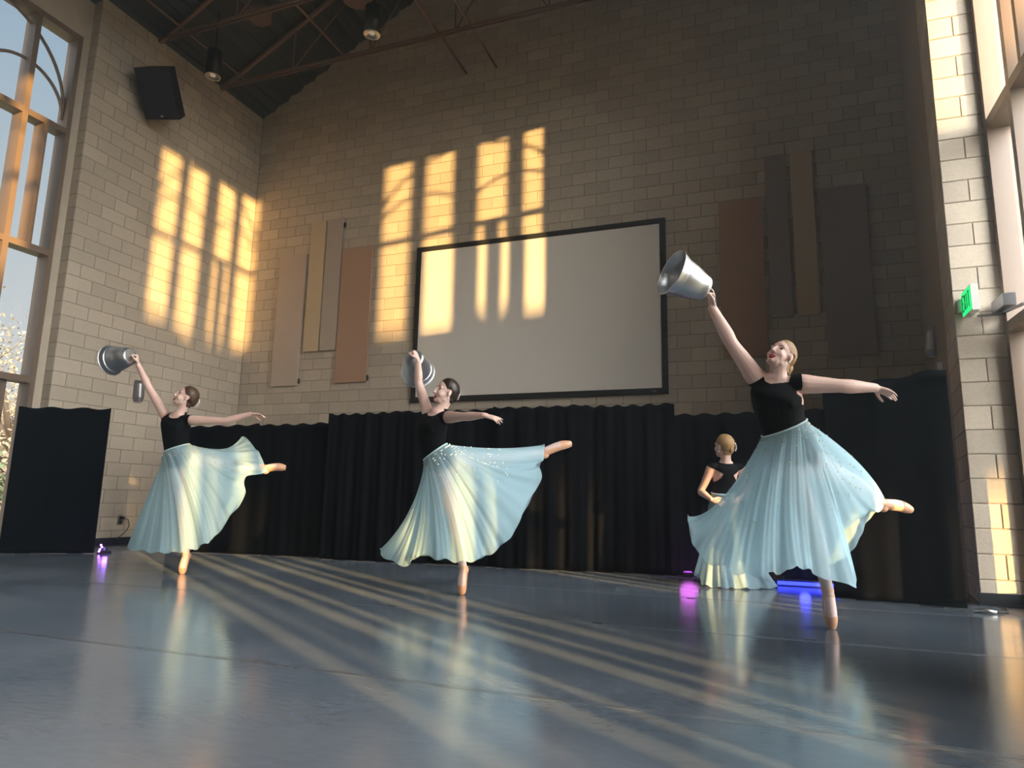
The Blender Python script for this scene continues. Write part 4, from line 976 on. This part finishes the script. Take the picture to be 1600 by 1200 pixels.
    skirt(root, J, sideW, fW if key != 'back' else -fW, spineW, key, bvh)
    keep_parts_in_place(root)
    return root
def skirt(root, J, sideW, frontW, spineW, key, bvh):
    K = J['skirt']; m = len(K); n = 16
    ux = [k[0] for k in K]+[1.0]
    U = np.concatenate([np.linspace(ux[i], ux[i+1], n, endpoint=False) for i in range(m)])
    hem = crom([k[1:4] for k in K], n, True); mid = crom([k[4:7] for k in K], n, True)
    wc = np.array(J['waist']); s, f, up = map(np.array, (sideW, frontW, spineW)); th = 2*math.pi*U
    wst = wc-np.outer(np.cos(th), s)*(J['wa']+.010)+np.outer(np.sin(th), f)*(J['wb']+.010)-up*.006
    N = len(U); R = 44; rr = random.Random(len(K)*7+N)
    ph = [rr.uniform(0, 6.28) for _ in range(6)]
    rows = []
    for j in range(R+1):
        t = j/R
        w0 = (1-t)*(1-2*t); w1 = 4*t*(1-t); w2 = t*(2*t-1)          # quadratic through waist, mid, hem
        rows.append(wst*w0+mid*w1+hem*w2)
    P = np.array(rows)
    # keep the cloth outside the hips
    pc = np.array(J['pelvis'])-up*.03; q = P-pc; a_ = .142*J['scale']+.020; b_ = .098*J['scale']+.024; c_ = .16
    e = np.sqrt(((q@s)/a_)**2+((q@f)/b_)**2+((q@up)/c_)**2); k_ = np.where(e < 1, 1/np.maximum(e, .3), 1.0)[:, :, None]
    lift = (q@up)[:, :, None]*up; P = pc+lift+(q-lift)*np.where(np.linspace(0, 1, R+1)[:, None, None] > .03, k_, 1.0)
    du = np.roll(P, -1, 1)-np.roll(P, 1, 1); dv = np.gradient(P, axis=0); nr = np.cross(du, dv); nr /= np.linalg.norm(nr, axis=2, keepdims=True)+1e-9
    tt = np.linspace(0, 1, R+1)[:, None]; u = U[None, :]
    fold = np.sin(2*math.pi*10*u+ph[0]+.9*np.sin(2*math.pi*3*u+ph[1])+.8*tt)+.42*np.sin(2*math.pi*23*u+ph[2]+1.1*np.sin(2*math.pi*5*u))+.22*np.sin(2*math.pi*53*u+ph[3])
    amp = .0015+.0155*tt**1.15
    P = P+nr*(fold*amp)[:, :, None]
    for _ in range(2):                                               # never inside the body
        for j in range(1, R+1):
            for i in range(N):
                p = Vector(P[j, i]); loc_, nn, _i, dd = bvh.find_nearest(p, .09)
                if loc_ is not None:
                    sgn = (p-loc_).dot(nn); lim = .012 if j > 2 else .006
                    if sgn < lim and j < R*.93: P[j, i] = loc_+nn*lim
    P[-1, :, 2] += .012*np.sin(2*math.pi*17*U+ph[4]); P[:, :, 2] = np.maximum(P[:, :, 2], .004)
    vs = P.reshape(-1, 3).tolist(); fs = [(j*N+i, j*N+(i+1) % N, (j+1)*N+(i+1) % N, (j+1)*N+i) for j in range(R) for i in range(N)]
    sk = MB().add(vs, fs).build('skirt', M_chiffon, root, True, label='pale blue chiffon skirt sewn with small beads')
    MB().tube([Vector(p)+Vector(up)*.004 for p in wst[::3]], .006, 6, closed=True).build('waistband', material('pale_blue_band', (.62, .80, .84), .5), sk, True)
    bd = MB()
    for _ in range(230):
        j = int((rr.random()**1.7)*R*.62)+1; i = rr.randrange(N); p = Vector(P[j, i]); q = Vector(nr[j, i])*.003
        for sg in (-1, 1): ball(bd, p+q*sg, Vector((.0042, 0, 0)), Vector((0, .0042, 0)), Vector((0, 0, .0042)), 6)
    bd.build('beads', M_bead, sk, kind='stuff')

M_pail = material('brushed_aluminium', (.72, .74, .76), .36, metal=1, noise_scale=14, noise_amt=.06)
def bell_pail(base, mouth, label, hand_to, key):
    """hand-bell made of a metal pail: closed end with a ring handle at base, flared open mouth"""
    B, Mo = Vector(base), Vector(mouth); ax = (Mo-B).normalized()
    root = empty('metal_pail', B, category='pail', label=label, group='shiny metal pails held up like bells')
    L = .255; r0, r1 = .078, .136
    R_ = lambda z: r0+(r1-r0)*z/L
    out = [(0, .0), (r0-.006, .0), (r0, .004), (R_(.02)+.003, .02), (R_(.027), .027), (R_(L*.3)+.004, L*.3), (R_(L*.55)+.005, L*.55), (R_(L*.80), L*.80), (R_(L*.82)+.006, L*.82), (R_(L*.88)+.006, L*.88), (R_(L*.97)+.010, L*.97), (r1+.014, L)]
    MB().lathe(out+[(r1+.011, L+.002), (R_(L*.97)+.005, L*.97), (R_(L*.82)+.001, L*.82), (R_(L*.5), L*.5), (r0-.002, .03), (0, .006)], 48, B, ax).build('bell_body', M_pail, root, True).data.set_sharp_from_angle(angle=.5)
    q = Vector((0,0,1)).rotation_difference(ax)
    MB().tube([B+q@Vector(((r1+.012)*math.cos(t), (r1+.012)*math.sin(t), L)) for t in (2*math.pi*k/48 for k in range(48))], .005, 8, closed=True).build('rolled_rim', M_pail, root, True)
    MB().tube([B+q@Vector(((r0+.001)*math.cos(t), (r0+.001)*math.sin(t), .012)) for t in (2*math.pi*k/40 for k in range(40))], .004, 8, closed=True).build('base_band', M_pail, root, True)
    hx = (Vector(hand_to)-B); hx = (hx-ax*hx.dot(ax)).normalized(); c = B-ax*.035
    MB().tube([c+(-ax)*.030*math.cos(t)+hx*.022*math.sin(t) for t in (2*math.pi*k/24 for k in range(24))], .004, 8, closed=True).tube([B+ax*.002, B-ax*.012], .012, 12).build('ring_handle', M_chrome, root, True)
    keep_parts_in_place(root)
def cam_vec(r, u, a): return _r2*r+_u2*u+_f*a
G = 'ballet dancers with pails raised'
person('left', 'dancer with tied-back brown hair balancing on one pointe beside the left block wall', G, cam_vec(-.9, 0, -.3), cam_vec(0, -.9, -.4), 1, 1)
person('mid', 'dark-haired dancer balancing on one pointe under the screen corner with one arm towards us', G, cam_vec(-.8, .2, .4), cam_vec(0, -.9, .3), 1, 1)
person('right', 'blonde dancer balancing on one pointe before the right drape with a large swirling skirt', G, cam_vec(-.9, 0, -.3), cam_vec(0, -.9, -.4), 1, 1)
person('back', 'dancer seen from behind with hands on hips at the low drape', 'dancers waiting at the back', cam_vec(.7, -.5, 0), cam_vec(-.7, -.5, 0), 1, 1, grip=False)
bell_pail(*PEOPLE['left']['bucket'], 'metal pail held sideways in front of the left block wall', PEOPLE['left']['wrA'], 'left')
bell_pail(*PEOPLE['mid']['bucket'], 'metal pail hanging mouth-down before the corner of the screen frame', PEOPLE['mid']['wrA'], 'mid')
bell_pail(*PEOPLE['right']['bucket'], 'metal pail with its open mouth tipped towards the projection screen', PEOPLE['right']['wrA'], 'right')

# ---------------------------------------------------------------- haze in the hall
def haze(name, prof, y0, y1, density, color, g, label):
    m = bpy.data.materials.new(name); m.use_nodes = True; t = m.node_tree; t.nodes.clear()
    o_ = t.nodes.new('ShaderNodeOutputMaterial'); vs_ = t.nodes.new('ShaderNodeVolumeScatter')
    vs_.inputs['Color'].default_value = (*color, 1); vs_.inputs['Density'].default_value = density; vs_.inputs['Anisotropy'].default_value = g
    t.links.new(vs_.outputs[0], o_.inputs['Volume'])
    k = len(prof); vv = [(x, y0, z) for x, z in prof]+[(x, y1, z) for x, z in prof]
    MB().add(vv, [tuple(range(k)), tuple(range(2*k-1, k-1, -1))]+[(i, i+k, (i+1) % k+k, (i+1) % k) for i in range(k)]).build(name, m, kind='stuff', category='haze', label=label)
# gable-shaped body of air: floor to roof deck, wall to wall, out to the window glass
xa, xb = LX-.32, WX_R+.16
haze('stage_haze', [(xa, -.02), (xb, -.02), (xb, roof_z(xb)+.03), (APEX_X, roof_z(APEX_X)+.03), (xa, roof_z(xa)+.03)], REAR-.02, BY+.02, .010, (.75, .9, 1.0), .75, 'thin bluish stage haze filling the whole hall')
